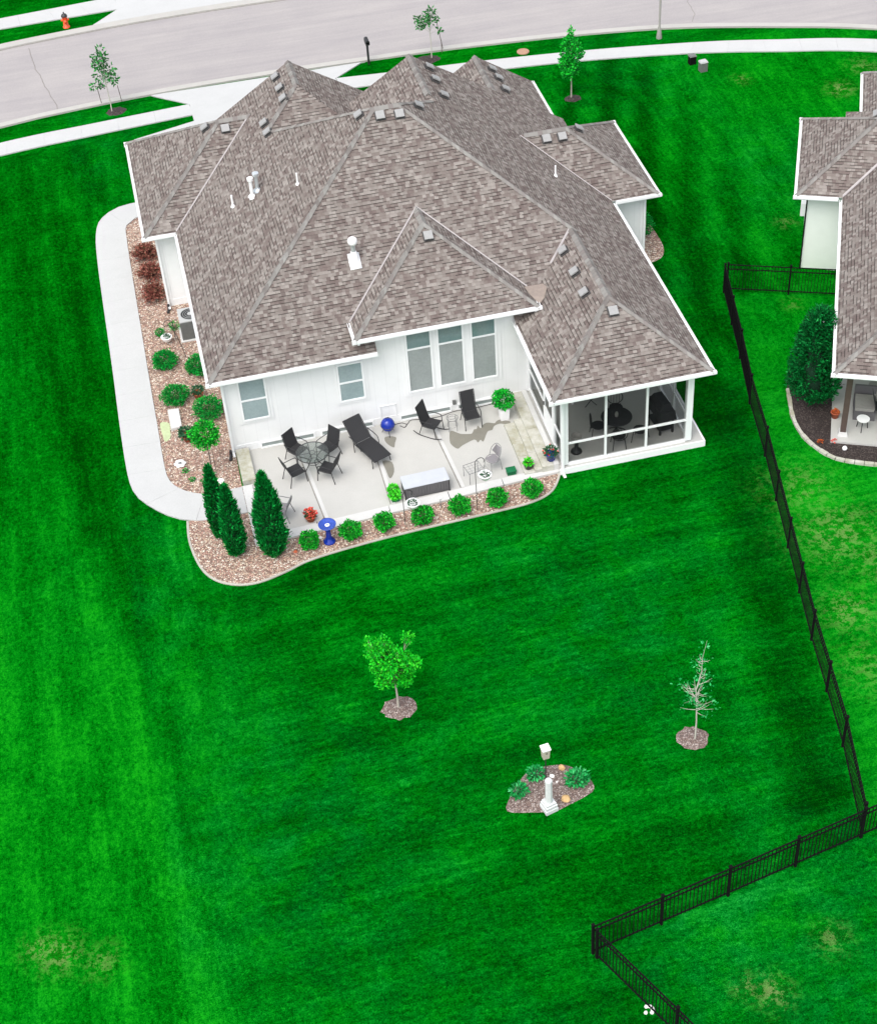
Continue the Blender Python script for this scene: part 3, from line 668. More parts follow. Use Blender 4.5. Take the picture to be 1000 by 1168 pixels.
for x, y in [(0, 0), (-1.13, 9.05), (16.10, 6.08)]:
    sx = 1 if x < 10 else -1; tb = MB()
    tb.box(min(x-.02*sx, x+.10*sx), max(x-.02*sx, x+.10*sx), y-.022, y+.10, .302, 3.33); tb.build('corner_board', 'wall', H)
for a_ in ((.12, 4.78, -.02, .0, 3.12, 3.335), (4.93, 9.95, -.02, 0, 3.78, 3.945), (4.82, 4.92, -.021, 0, 3.36, 3.945)):
    tb = MB(); tb.box(*a_); tb.build('trim_board', 'wall', H)

def window(x0, x1, z0, z1, bar, gtop, gbot, casing=True, fr=.06, parent=None):
    f = MB()
    for a, b, c, d in [(x0, x1, z0, z0+fr), (x0, x1, z1-fr, z1), (x0, x0+fr, z0+fr, z1-fr), (x1-fr, x1, z0+fr, z1-fr)]: f.box(a, b, -.055, .0, c, d)
    if bar: f.box(x0+fr, x1-fr, -.048, 0, bar-.03, bar+.03)
    wdw = f.build('window', 'trim', H)
    p = MB(); zz = bar-.03 if bar else z1-fr
    p.box(x0+fr, x1-fr, -.022, 0, z0+fr, zz, 0)
    if bar: p.box(x0+fr, x1-fr, -.026, 0, bar+.03, z1-fr, 1)
    p.build('pane', [gbot, gtop], wdw)
    if casing:
        c = MB(); e = .11
        for a, b, q, r in [(x0-e, x1+e, z0-e, z0-.004), (x0-e, x1+e, z1+.004, z1+e), (x0-e, x0-.004, z0-.004, z1+.004), (x1+.004, x1+e, z0-.004, z1+.004)]: c.box(a, b, -.024, 0, q, r)
        c.build('casing', 'wall', wdw)
window(.44, 1.36, 1.26, 2.94, 2.10, 'gl1', 'gl1'); window(3.68, 4.56, 1.28, 2.84, 2.06, 'gl1', 'gl1')
for a, b in ((6.00, 6.88), (7.05, 7.95), (8.17, 9.05)): window(a, b, 1.13, 3.66, 2.90, 'gl2', 'gl3', False)
c = MB()
for a, b, q, r in [(5.86, 9.19, .99, 1.126), (5.86, 5.996, 1.126, 3.72), (6.884, 7.046, 1.126, 3.72), (7.954, 8.166, 1.126, 3.72), (9.054, 9.19, 1.126, 3.72)]: c.box(a, b, -.026, 0, q, r)
c.build('window_surround', 'wall', H)
for a, b in ((.92, 2.66), (2.96, 4.66), (5.66, 7.34), (7.64, 9.16)):
    f = MB()
    for p_, q, c_, d in [(a-.05, b+.05, -.0+.03, .08), (a-.05, b+.05, .235, .285), (a-.05, a, .08, .235), (b, b+.05, .08, .235)]: f.box(p_, q, -.06, -.0, c_, d)
    wdw = f.build('basement_window', 'trim', H); p = MB(); p.box(a, b, -.03, 0, .08, .235); p.build('pane', 'gl4', wdw)
# outlet, hose bib box
ob = MB(); ob.box(7.44, 7.56, -.07, 0, .30, .46); ob.build('outlet_box', 'acgrey', H)
db = MB()
for a, b, c_, d in [(4.98, 5.0, .31, .78), (5.5, 5.52, .31, .78), (4.98, 5.52, .77, .79)]: db.box(a, b, -.03, 0, c_, d)
db.build('access_panel', 'wall', H)

# ---- screened porch parts
pb = MB(); pb.box(10.0, 14.80, -4.16, -.02, -.02, .24); pb.build('porch_floor', 'patio', H)
pb = MB(); pb.box(9.97, 14.86, -4.20, -4.162, -.02, .235); pb.box(14.802, 14.86, -4.162, -.02, -.02, .235); pb.build('porch_slab_edge', 'trim', H)
for x, y in [(10.17, -4.0), (14.30, -4.0)]:
    q = MB(); q.box(x-.10, x+.10, y-.10, y+.10, .30, 3.30); q.build('porch_post', 'trim', H)
q = MB()
def fram(a): q.box(*a)
fy0, fy1 = -4.07, -3.99
fram((10.27, 14.20, fy0, fy1, .241, .34)); fram((10.27, 14.20, fy0, fy1, 2.98, 3.32)); fram((10.27, 14.20, fy0+.01, fy1-.01, 1.10, 1.17))
for x in (11.52, 12.88): fram((x-.035, x+.035, fy0-.004, fy1+.004, .34, 2.98))
ex0, ex1 = 14.29, 14.37
fram((ex0, ex1, -3.90, 0, .241, .34)); fram((ex0, ex1, -3.90, 0, 2.98, 3.32)); fram((ex0+.01, ex1-.01, -3.90, 0, 1.10, 1.17))
for y in (-2.6, -1.3, -.06): fram((ex0-.004, ex1+.004, y-.04, y+.04, .34, 2.98))
wx0, wx1 = 10.09, 10.17
fram((wx0, wx1, -3.90, 0, 2.98, 3.32)); fram((wx0, wx1, -1.90, 0, .30, .40)); fram((wx0+.01, wx1-.01, -1.90, 0, 1.16, 1.22)); fram((wx0, wx1, -3.90, -3.05, .30, .40)); fram((wx0+.01, wx1-.01, -3.9, -3.05, 1.16, 1.22))
for y in (-3.05, -1.92, -.06): fram((wx0-.004, wx1+.004, y-.045, y+.045, .30, 2.98))
q.build('porch_frame', 'trim', H)
def scr(pts): s = MB(); s.add(pts, [(0, 1, 2, 3)]); s.build('screen_panel', 'screen', H)
for a, b in ((10.27, 11.485), (11.555, 12.845), (12.915, 14.20)): scr([(a, -4.03, .34), (b, -4.03, .34), (b, -4.03, 2.98), (a, -4.03, 2.98)])
for a, b in ((-3.90, -2.64), (-2.56, -1.34), (-1.26, -.1)): scr([(14.33, a, .34), (14.33, b, .34), (14.33, b, 2.98), (14.33, a, 2.98)])
for a, b in ((-3.90, -3.1), (-1.87, -.1)): scr([(10.13, a, .4), (10.13, b, .4), (10.13, b, 2.98), (10.13, a, 2.98)])
d = MB(); d.box(10.08, 10.12, -3.0, -1.97, .32, .40); d.box(10.08, 10.12, -3.0, -1.97, 2.2, 2.95); d.box(10.08, 10.12, -3.0, -2.90, .40, 2.2); d.box(10.08, 10.12, -2.07, -1.97, .40, 2.2); d.box(10.085, 10.115, -2.90, -2.07, .40, 1.2)
dr = d.build('screen_door', 'trim', H); s = MB(); s.add([(10.10, -2.9, 1.2), (10.10, -2.07, 1.2), (10.10, -2.07, 2.2), (10.10, -2.9, 2.2)], [(0, 1, 2, 3)]); s.build('pane', 'screen', dr)
d = MB(); d.box(10.05, 10.08, -2.04, -2.0, 1.2, 1.34); d.build('handle', 'black', dr)

BV = [(12.68, 14.29, 4.51), (12.75, 13.61, 4.47), (12.78, 12.7, 4.45)]
# ---- roof vents and pipes
def rvent(x, y, z, d, s=PT, T=None, parent=None, k=1.0, rotz=0):
    n = {'S': (0, -1), 'N': (0, 1), 'E': (1, 0), 'W': (-1, 0)}[d]
    dn_ = Vector((n[0], n[1], -s)).normalized(); nm = Vector((n[0]*s, n[1]*s, 1)).normalized(); sd_ = dn_.cross(nm); c = Vector((x, y, z))
    b = MB(); T = T or (lambda p: p)
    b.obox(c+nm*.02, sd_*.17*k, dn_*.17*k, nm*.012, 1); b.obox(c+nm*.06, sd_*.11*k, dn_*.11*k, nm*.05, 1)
    tp = c+nm*.125; b.obox(tp+dn_*.01, sd_*.145*k, dn_*.145*k, nm*.022, 0)
    b.v = [T(v) for v in b.v]; b.build('roof_vent', ['vent', 'ventdark'], parent or roof)
for v in [(1.4, 12.19, 5.225, 'W'), (2.06, 11.73, 5.32, 'S'), (4.28, 13.0, 6.33, 'W'), (4.30, 12.1, 6.34, 'W'), (4.30, 11.3, 6.34, 'W'), (3.44, 10.75, 5.80, 'W'), (3.46, 10.05, 5.81, 'W'),
          (6.32, 6.95, 7.62, 'W'), (6.92, 6.5, 7.735, 'S'), (7.57, 6.45, 7.70, 'S'), (8.36, 7.25, 7.43, 'E'), (9.61, 11.25, 6.645, 'E'), (9.61, 10.29, 6.645, 'E'), (9.65, 9.12, 6.62, 'E'),
          (13.08, 8.02, 4.86, 'S'), (13.66, 8.0, 4.85, 'S'), (14.42, 8.59, 4.69, 'E'), (7.43, 2.16, 5.61, 'S'), (11.75, 1.28, 4.68, 'W'), (11.75, 0.0, 4.68, 'W'), (11.72, -1.16, 4.66, 'W'), (12.23, -2.39, 4.70, 'S')]:
    rvent(*v)
for v in BV: rvent(*v, 'E')
fl = MB(); fl.obox((4.98, 2.28, 5.09), (.19, 0, 0), (0, .24, .24*PT), (0, -.01, .016)); fl.lathe([(.17, -.05), (.10, .34), (.085, .36)], (4.98, 2.33, 5.1), 14); fl.lathe([(.075, .2), (.075, .72)], (4.98, 2.33, 5.1), 14, 1)
fl.lathe([(.0, .62), (.14, .63), (.155, .70), (.15, .80), (.09, .86), (0, .87)], (4.98, 2.33, 5.1), 16, 0)
fl.build('flue', ['white', 'galv'], roof, True)
for x, y, z, hh, r in [(2.36, 7.23, 5.12, .62, .06), (2.58, 7.36, 5.24, .58, .065), (1.66, 7.5, 4.68, .45, .035), (3.84, 5.96, 6.05, .42, .03), (12.81, 5.92, 4.62, .42, .03)]:
    b = MB(); b.tube([(x, y, z-.1), (x, y, z+hh)], r, 10); b.lathe([(r*2.6, -.01), (r*1.1, .10)], (x, y, z), 10)
    if r > .05: b.lathe([(0, hh), (r*1.7, hh), (r*1.8, hh+.1), (0, hh+.12)], (x, y, z), 12); b.obox((x, y-.08, z+.0), (.12, 0, 0), (0, .12, .0), (0, 0, .02))
    b.build('vent_pipe', 'white' if r < .06 else ('galv' if x > 2.5 else 'white'), roof)

# ---- neighbour's house (its own frame, rotated)
AX, AY = 18.31, -5.75; UX = Vector((.908, -.418)); VX = Vector((.418, .908))
def TN(p): return (AX+UX.x*p[0]+VX.x*p[1], AY+UX.y*p[0]+VX.y*p[1], p[2])
NH = thing('house', 'neighbouring house with pale green siding, cut off by the right edge', 'house', TN((5, 8, 0)))
rb = MB()
hip(rb, 0, 13, 0, 16, 3.36, PT, TN, .0); hip(rb, -1.57, 8, 10.0, 15.33, 3.36, PT, TN, .003); hip(rb, .60, 11, 12.2, 19.1, 3.36, PT, TN, .006)
nroof = rb.build('roof', ['shingle', 'trim'], NH)
for args, w_ in (((0, 13, 0, 16), {'SW': (0, 1)}), ((-1.57, 8, 10.0, 15.33), {'SW': (0, 1), 'NW': (0, 1), 'R': (0, .5)}), ((.60, 11, 12.2, 19.1), {'NW': (0, 1)})):
    for k_, v_ in w_.items(): cb = MB(); hipcaps(cb, *args, 3.36, PT, {k_: v_}, TN); cb.build('ridge_cap', 'cap', nroof)
vb = MB(); valley(vb, (0, 10.0, 3.36), (2.66, 12.66, 5.04), sl(1, 0, -PT), sl(0, 1, -PT), TN, .09); vb.build('valley_flashing', 'valley', nroof)
gb = MB(); gut(gb, 0, 0, 0, 9.85, 3.36, (-1, 0), TN); gut(gb, -.12, 0, 13, 0, 3.36, (0, -1), TN); gut(gb, -1.69, 10.0, -.13, 10.0, 3.36, (0, -1), TN); gut(gb, -1.57, 10, -1.57, 15.33, 3.36, (-1, 0), TN); gut(gb, .60, 15.45, .60, 19.1, 3.36, (-1, 0), TN); gut(gb, -1.69, 15.33, .6, 15.33, 3.36, (0, 1), TN)
gb.build('gutter', 'trim', NH)
wb = MB(); wb.prism([TN((x, y, 0))[:2] for x, y in [(.42, 4.3), (12.6, 4.3), (12.6, 15.6), (10.6, 18.7), (1.0, 18.7), (1.0, 14.9), (-1.15, 14.9), (-1.15, 10.42), (.42, 10.42)]], 0, 3.33); wb.build('wall', 'wallgreen', NH)
b = MB(); b.hexa([TN(p) for p in [(-1.21, 10.36, 0), (-1.16, 10.36, 0), (-1.16, 10.44, 0), (-1.21, 10.44, 0), (-1.21, 10.36, 3.3), (-1.16, 10.36, 3.3), (-1.16, 10.44, 3.3), (-1.21, 10.44, 3.3)]]); b.build('downspout', 'fence', NH)
b = MB(); c0 = TN((-1.25, 12.2, 1.45)); b.obox(c0, (*(UX*.10), 0), (*(VX*.14), 0), (0, 0, .26)); c0 = TN((-1.25, 12.5, 1.2)); b.obox(c0, (*(UX*.08), 0), (*(VX*.10), 0), (0, 0, .16)); b.build('meter_box', 'white', NH)
b = MB(); b.hexa([TN(p) for p in [(.46, .95, .1), (.64, .95, .1), (.64, 1.13, .1), (.46, 1.13, .1), (.46, .95, 3.3), (.64, .95, 3.3), (.64, 1.13, 3.3), (.46, 1.13, 3.3)]]); pst = b.build('porch_post', 'brown', NH)
b = MB(); b.hexa([TN(p) for p in [(.38, .87, .08), (.72, .87, .08), (.72, 1.21, .08), (.38, 1.21, .08), (.42, .91, .24), (.68, .91, .24), (.68, 1.17, .24), (.42, 1.17, .24)]]); b.build('post_base', 'border', pst)
b = MB(); b.prism([TN((x, y, 0))[:2] for x, y in [(.18, .62), (8, .62), (8, 4.3), (.18, 4.3)]], -.02, .10); b.build('porch_floor', 'patio', NH)
rvent(1.06, 13.0, 5.0, 'W', PT, TN, nroof, 1.25)
b = MB(); b.prism([(20.95, .95), (21.7, 1.05), (21.4, .0), (20.75, .2)], -.02, .06); struct(b.build('concrete_pad', 'concrete'))
nm_o = catmull([TN((-.35, 5.0, 0))[:2], (19.3, -.9), (18.62, -1.9), (18.32, -2.85), (18.08, -3.7), (18.02, -4.5), (18.14, -5.2), (18.5, -5.95), (19.0, -6.33), (19.8, -6.75), (21.5, -7.5), (24.0, -8.7)], 5)
mb = MB(); mb.prism(nm_o+[TN((7, .75, 0))[:2], TN((.3, .75, 0))[:2], TN((.4, 5, 0))[:2]], -.02, .03); struct(mb.build('mulch', 'mulchdark'))
ebs = MB(); rp = resample([q for q in nm_o if q[1] < -2.2], 34)
for i in range(33):
    a, b_ = Vector(rp[i]), Vector(rp[i+1]); c_ = (a+b_)/2; d_ = (b_-a)*.47; n_ = Vector((-d_.y, d_.x)).normalized()*random.uniform(.05, .07)
    ebs.obox((*c_, .045), (*d_, 0), (*n_, 0), (0, 0, random.uniform(.035, .05)))
tag(ebs.build('stone_edging', 'stone'), 'curved row of pale stone blocks edging the dark mulch bed by the neighbouring patio', 'edging')

# stone steps beside the porch
st = thing('stone_steps', 'weathered stone steps with greenish stains along the left side of the screened porch', 'steps', (9.4, -2.5, .03))
for name, a in (('step', (8.86, 9.26, -3.95, -1.35, .02, .13)), ('step', (9.20, 9.52, -3.97, -1.30, .131, .22)), ('step', (9.44, 9.82, -4.0, -.03, .02, .305))):
    y0, y1 = a[2], a[3]; b = MB(); k = 3 if y1-y0 < 3 else 4
    for i in range(k):
        b.box(a[0]+random.uniform(0, .012), a[1], y0+(y1-y0)*i/k+.006, y0+(y1-y0)*(i+1)/k-.006, a[4] if name else 0, a[5]-random.uniform(0, .006))
    if a[4] > .1: b.box(9.22, 9.5, -3.95, -1.32, .02, .129)
    b.build(name, 'stone', st)
b = MB(); b.box(9.825, 9.995, -4.0, -.03, .02, .325); b.build('landing', 'border', st)
b = MB(); b.box(.03, .46, -1.72, -.10, .02, .22)
tag(b.build('stone_block', 'stone'), 'long low stained limestone block at the left end of the patio by the house corner', 'stone block')

# ================================================================ FENCES
def fence(pts, label, n_sp=None):
    t = thing('metal_fence', label, 'fence', (*pts[0], 0), 0)
    first = True
    for i in range(len(pts)-1):
        a, b_ = Vector(pts[i]), Vector(pts[i+1]); L = (b_-a).length; n = max(1, round(L/1.95)); d = (b_-a)/L; nr = Vector((-d.y, d.x))
        for j in range(n+1):
            if j == 0 and i > 0: continue
            p = a+d*(L*j/n); q = MB(); q.obox((*p, .62), (*(d*.032), 0), (*(nr*.032), 0), (0, 0, .62)); q.obox((*p, 1.25), (*(d*.042), 0), (*(nr*.042), 0), (0, 0, .014)); q.build('post', 'fence', t)
        for j in range(n):
            p0 = a+d*(L*j/n); l = L/n; q = MB(); c_ = p0+d*(l/2)
            for z in (.14, .98, 1.16): q.obox((*c_, z), (*(d*(l/2-.033)), 0), (*(nr*.016), 0), (0, 0, .016))
            k = int(l/.108)
            for s_ in range(1, k): pp = p0+d*(l*s_/k); q.obox((*pp, .63), (*(d*.009), 0), (*(nr*.009), 0), (0, 0, .54))
            q.build('fence_panel', 'fence', t)
fence([(18.55, 3.66), (22.6, 1.95)], 'short black metal picket fence between the corner post and the neighbouring house')
fence([(18.42, 3.62), (17.58, -.2), (17.0, -2.6), (16.5, -5.24), (15.6, -9.38), (14.80, -13.09), (14.1, -16.9), (13.42, -19.62)], 'long black metal picket fence down the right side of the back lawn')
fence([(5.79, -21.18), (9.5, -20.5), (13.35, -19.76), (17.3, -19.0)], 'black metal picket fence crossing the lower right of the lawn')
fence([(5.85, -21.32), (7.0, -23.75), (8.5, -27.0)], 'black metal picket fence running down out of the bottom edge')
b = MB()
for i in range(9): a = random.random()*6.28; b.lathe([(0, 0), (.05, .02), (.035, .06), (0, .07)], (6.60+.10*math.cos(a), -22.98+.10*math.sin(a), .0), 7)
tag(b.build('pale_stones', 'whitestone'), 'small ring of pale stones at the foot of a fence post near the bottom edge', 'stones')

# ================================================================ PLANTS
def shrub(name, label, cat, loc, r, h, mat, n, L, W, group=None, jit=.55, lobes=0, parent_mesh=None, up=.25):
    """rounded shrub: foliage shell of leaf-sized faces over a short stem"""
    t = thing(name, label, cat, loc, random.uniform(0, 6.28), group)
    P, D = sphere_pts(n, (0, 0, h*.52), (r, r, h*.5), .5)
    bump = 1+.10*np.sin(D[:, 0]*5+D[:, 1]*4+loc[0]*3)+.08*np.sin(D[:, 2]*7+D[:, 1]*5+loc[1]); c = np.array([0, 0, h*.52]); P = c+(P-c)*bump[:, None]; P[:, 2] = np.maximum(P[:, 2], .02)
    D = D+np.array([0, 0, up]); V, F = leaves(P, D, L, W, jit); np_mesh('foliage', V, F, mat, t)
    b = MB()
    for k in range(5):
        a = k*1.256; b.tube([(0, 0, 0), (r*.35*math.cos(a), r*.35*math.sin(a), h*.55)], [.012, .006], 5)
    b.build('stem', 'barkdark', t, local=True)
    return t
bx0 = [(1.62, -5.13, 'first boxwood from the left in the gravel bed, just left of the blue birdbath'), (2.93, -5.07, 'boxwood just right of the blue birdbath in the gravel bed'), (4.02, -4.99, 'third boxwood from the left in the row along the patio border'), (5.25, -5.03, 'fourth boxwood from the left, in front of the storage box'),
       (6.45, -4.97, 'fifth boxwood from the left, just left of the tall plant hook'), (7.69, -4.92, 'boxwood in the gravel bed in front of the wire chair, sixth of the row'), (8.85, -4.8, 'last boxwood of the row, at the foot of the stone steps beside the porch')]
s0 = None
for i, (x, y, lb) in enumerate(bx0):
    if i < 3: q = shrub('boxwood_shrub', lb, 'shrub', (x, y, .018), .31+.02*(i % 2), .52, 'box', 1500, .075, .045, 'boxwood balls along the gravel bed'); s0 = (s0 or [])+[q]
    else: q = dup(s0[i % 3], (x, y, .018), i*1.3, lb, (.96+.05*(i % 4), 1.02-.03*(i % 3), .92+.07*((i*2) % 3)))
for x, y, r, h, lb in [(-1.72, 5.45, .42, .55, 'round green shrub in the gravel nearest the hanging white bowl'), (-.62, 4.75, .42, .6, 'green shrub partly hidden under the left eave of the house'),
                       (-1.58, 3.35, .46, .55, 'wide green shrub beside the path, above the pale stone slab'), (-.58, 2.25, .50, .6, 'wide green shrub against the left house corner below the terracotta pot')]:
    shrub('mound_shrub', lb, 'shrub', (x, y, .016), r, h, 'mound', 1900, .085, .04, 'mounded shrubs in the left gravel bed')
shrub('small_shrub', 'small round green tuft in the gravel left of the air conditioner', 'shrub', (-1.71, 7.35, .016), .17, .25, 'mound', 350, .06, .03)
for x, y, lb in [(-1.71, -.48, 'smallest green sprig nearest the white ornament in the gravel'), (-1.54, -.98, 'green sprig in the gravel at the bend of the path'), (-1.18, -1.16, 'green sprig in the gravel just left of the columnar evergreen tip')]:
    shrub('sprig', lb, 'plant', (x, y, .016), .09, .12, 'mound', 80, .06, .03, 'sprigs in the left gravel bed')
shrub('weedy_tuft', 'loose green tuft hugging the left side of the air conditioner', 'plant', (-1.15, 7.55, .016), .2, .3, 'mound', 160, .08, .03)
shrub('porch_side_shrub', 'dark green shrub in the small bed right of the house wing', 'shrub', (16.75, 8.2, .016), .50, .85, 'mound', 2200, .08, .04)
shrub('evergreen_bush', 'dark bush tucked behind the neighbouring roof near the right edge', 'shrub', (*TN((.15, 16.6, 0))[:2], 0), .9, 1.5, 'arb', 3000, .12, .05)
for i, (x, y, lb) in enumerate([(-1.72, 12.55, 'uppermost red brown barberry shrub nearest the roof corner'), (-1.68, 11.15, 'middle red brown barberry shrub beside the wing wall'), (-1.66, 9.75, 'lowest and darkest barberry shrub by the downspout')]):
    t = thing('barberry_shrub', lb, 'shrub', (x, y, .016), i*2, 'barberry shrubs beside the wing wall')
    n = 150; V0 = []; b = MB(); PP = []; DD = []
    for k in range(n):
        a = random.uniform(0, 6.28); e = random.uniform(.15, 1.45); L = random.uniform(.42, .66); d = Vector((math.cos(a)*math.cos(e), math.sin(a)*math.cos(e), math.sin(e)*1.0))
        tip = d*L; mid = d*L*.55+Vector((0, 0, .10)); b.tube([(0, 0, 0), mid, tip], [.008, .006, .003], 4)
        for s_ in np.linspace(.3, 1, 20): PP.append(np.array(mid)*(s_/.6) if s_ < .6 else np.array(mid.lerp(tip, (s_-.6)/.4))); DD.append(np.array(d))
    b.build('branches', 'barkdark', t, local=True)
    V, F = leaves(np.array(PP)+rng.normal(0, .015, (len(PP), 3)), np.array(DD), .08, .045, .7); np_mesh('foliage', V, F, 'barb', t)

def arborvitae(label, loc, h, r, n=5200, mat='arb', name='arborvitae', lean=(0, 0), group=None, L=.16, W=.045, jit=.28, peak=.28):
    t = thing(name, label, 'tree', loc, 0, group)
    u = rng.uniform(0, 1, n)**1.25; a = rng.uniform(0, 6.283, n)
    prof = np.where(u < peak, .62+.38*np.sin(u/peak*math.pi/2), np.cos((u-peak)/(1-peak)*math.pi/2)**.80)
    lump = 1+.11*np.sin(a*3+u*11)+.10*np.sin(a*7-u*17+1)+.07*np.sin(a*2+u*37)
    rad = r*prof*lump*rng.uniform(.72, 1.0, n)**1.0*(1+.16*(rng.random(n) > .93))
    P = np.stack([rad*np.cos(a)+lean[0]*u, rad*np.sin(a)+lean[1]*u, .06+u*(h-.1)], 1)
    D = np.stack([np.cos(a)*.45, np.sin(a)*.45, np.ones(n)], 1)
    V, F = leaves(P, D, L, W, jit); cr_ = np_mesh('crown', V, F, mat, t)
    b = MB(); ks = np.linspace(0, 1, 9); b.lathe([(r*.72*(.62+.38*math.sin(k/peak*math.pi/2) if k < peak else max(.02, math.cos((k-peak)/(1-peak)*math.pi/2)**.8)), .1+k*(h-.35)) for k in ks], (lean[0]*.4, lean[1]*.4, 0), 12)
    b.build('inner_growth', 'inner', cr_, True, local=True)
    b = MB(); b.tube([(0, 0, -.02), (0, 0, h*.5)], [.05, .02], 8); b.build('trunk', 'barkdark', t, local=True); return t
arborvitae('slim dark arborvitae standing behind, beside the end of the garden path', (-.98, -3.9, .018), 2.95, .27)
arborvitae('slim arborvitae in the middle of the three, overlapping the one behind', (-.62, -4.82, .018), 2.85, .31)
arborvitae('largest columnar arborvitae, at the corner of the patio border', (.52, -5.12, .018), 3.3, .43, 7500)

def tree(label, loc, h, trunk_h, blobs, n, mat, bark, L, W, name='young_tree', r0=.03, group=None, jit=.8, up=0.0, rz=0):
    t = thing(name, label, 'tree', loc, rz, group)
    b = MB(); b.tube([(0, 0, -.03), (.01, 0, trunk_h*.5), (0, .01, trunk_h), (.02, 0, h*.72), (.01, 0, h*.9)], [r0*1.25, r0, r0*.8, r0*.45, r0*.15], 8)
    for c_, rr, _ in blobs:
        c_ = Vector(c_); s_ = Vector((0, 0, min(trunk_h*1.0+.15*(c_.z-trunk_h), c_.z-.05))); b.tube([s_, s_.lerp(c_, .5)+Vector((0, 0, .04)), c_], [r0*.5, r0*.3, r0*.12], 5)
        for k in range(4):
            e = c_+Vector((random.uniform(-1, 1)*rr[0], random.uniform(-1, 1)*rr[1], random.uniform(-.6, 1)*rr[2]))*.8; b.tube([s_.lerp(c_, .7), e], [r0*.2, r0*.06], 4)
    b.build('trunk', bark, t, local=True)
    tot = sum(w_ for _, _, w_ in blobs); Ps = []; Ds = []
    for c_, rr, w_ in blobs:
        P, D = sphere_pts(int(n*w_/tot), c_, rr, .2); cl = rng.normal(size=P.shape)*.02; Ps.append(P+cl); Ds.append(D)
    P = np.concatenate(Ps); D = np.concatenate(Ds)+np.array([0, 0, up])
    V, F = leaves(P, D, L, W, jit); np_mesh('crown', V, F, mat, t); return t
rv_, uv_ = rt, None
# bright tree in the back lawn
bl_ = []
for k in range(30):
    side = -1 if k % 2 else 1; u_ = random.random(); z = 1.35+u_*1.35; dx = side*(.12+.62*u_**.7*random.uniform(.4, 1)); dy = random.uniform(-.5, .5)*(.4+.6*u_)
    p3 = rt*dx+Vector((fwd.x, fwd.y, 0)).normalized()*dy; bl_.append(((p3.x, p3.y, z-(.25 if side > 0 else 0)), (.17, .17, .15), 1))
p3 = rt*-.62; bl_ += [((random.uniform(-.4, .4), random.uniform(-.4, .4), random.uniform(1.35, 2.35)), (.20, .20, .16), 1) for _ in range(20)]; bl_ += [((random.uniform(-.22, .22), random.uniform(-.3, .3), z_), (.2, .2, .16), 1) for z_ in (2.2, 2.3, 2.4, 2.5)]; bl_ += [((p3.x, p3.y, 2.85), (.10, .10, .14), .4), ((0, 0, 1.2), (.15, .15, .18), .7)]
tree('young tree with a bright lime green crown in the middle of the back lawn', (2.88, -12.30, 0), 2.4, 1.0, bl_, 7800, 'tree1', 'bark', .08, .06, name='maple_tree')
bl_ = [((random.uniform(-.38, .38)*k, random.uniform(-.38, .38)*k, z), (.2, .2, .2), 1) for z, k in [(1.2, .9), (1.35, 1), (1.4, 1.1), (1.6, 1.2), (1.75, 1.2), (1.8, 1.2), (1.95, 1.1), (2.1, 1), (2.3, .8), (2.5, .7), (2.7, .5), (1.5, 1.3), (2.0, 1.2)]]+[((0, 0, 3.0), (.1, .1, .3), .6), ((.0, 0, 2.1), (.45, .45, .75), 5)]
tree('leafy green young tree on the front lawn beside the pavement', (17.3, 19.03, 0), 3.2, 1.1, bl_, 3300, 'tree3', 'bark', .11, .07, name='shade_tree')
bl_ = [((.02, 0, 2.95), (.12, .1, .2), .5), ((-.12, 0, 2.6), (.25, .2, .22), 1.2), ((.15, 0, 2.6), (.18, .2, .25), .8), ((-.1, .1, 2.25), (.32, .3, .22), 1.6), ((.2, 0, 2.0), (.3, .3, .2), 1.2), ((-.15, 0, 1.8), (.3, .3, .18), 1), ((.35, -.1, 1.6), (.22, .2, .22), 1.4), ((-.5, 0, 1.35), (.28, .15, .1), .7), ((-.15, 0, 1.3), (.15, .15, .1), .4)]
tree('thin sapling with sparse dark leaves, staked, at the left beside the street', (-2.0, 24.5, 0), 3.1, 1.2, bl_, 460, 'dusty', 'barkgrey', .17, .085, name='street_sapling', r0=.022)
bl_ = [((.08, 0, 2.2), (.22, .15, .2), 1.2), ((-.35, 0, 1.95), (.28, .2, .14), 1.2), ((-.1, 0, 1.75), (.3, .2, .12), 1), ((.3, 0, 1.95), (.12, .1, .2), .5), ((.42, 0, 1.3), (.12, .1, .08), .3), ((-.4, 0, 1.6), (.15, .1, .1), .5)]
tree('thin sapling with a lopsided crown, staked, behind the middle roof peak', (12.42, 24.53, 0), 2.45, 1.2, bl_, 330, 'dusty', 'barkgrey', .15, .08, name='street_sapling', r0=.022)
for x, y, hh, lb, dx in [(-2.38, 25.3, .85, 'thin wooden stake left of the left street sapling', -.05), (-1.5, 25.3, .80, 'thin wooden stake right of the left street sapling', -.05), (13.1, 25.15, 1.55, 'tall leaning stake behind the middle roof peak sapling', -.25), (12.98, 24.9, .65, 'short stake right beside the middle roof peak sapling', 0)]:
    b = MB(); b.tube([(x, y, 0), (x+dx, y, hh)], .014, 6); tag(b.build('tree_stake', 'barkdark'), lb, 'stake')
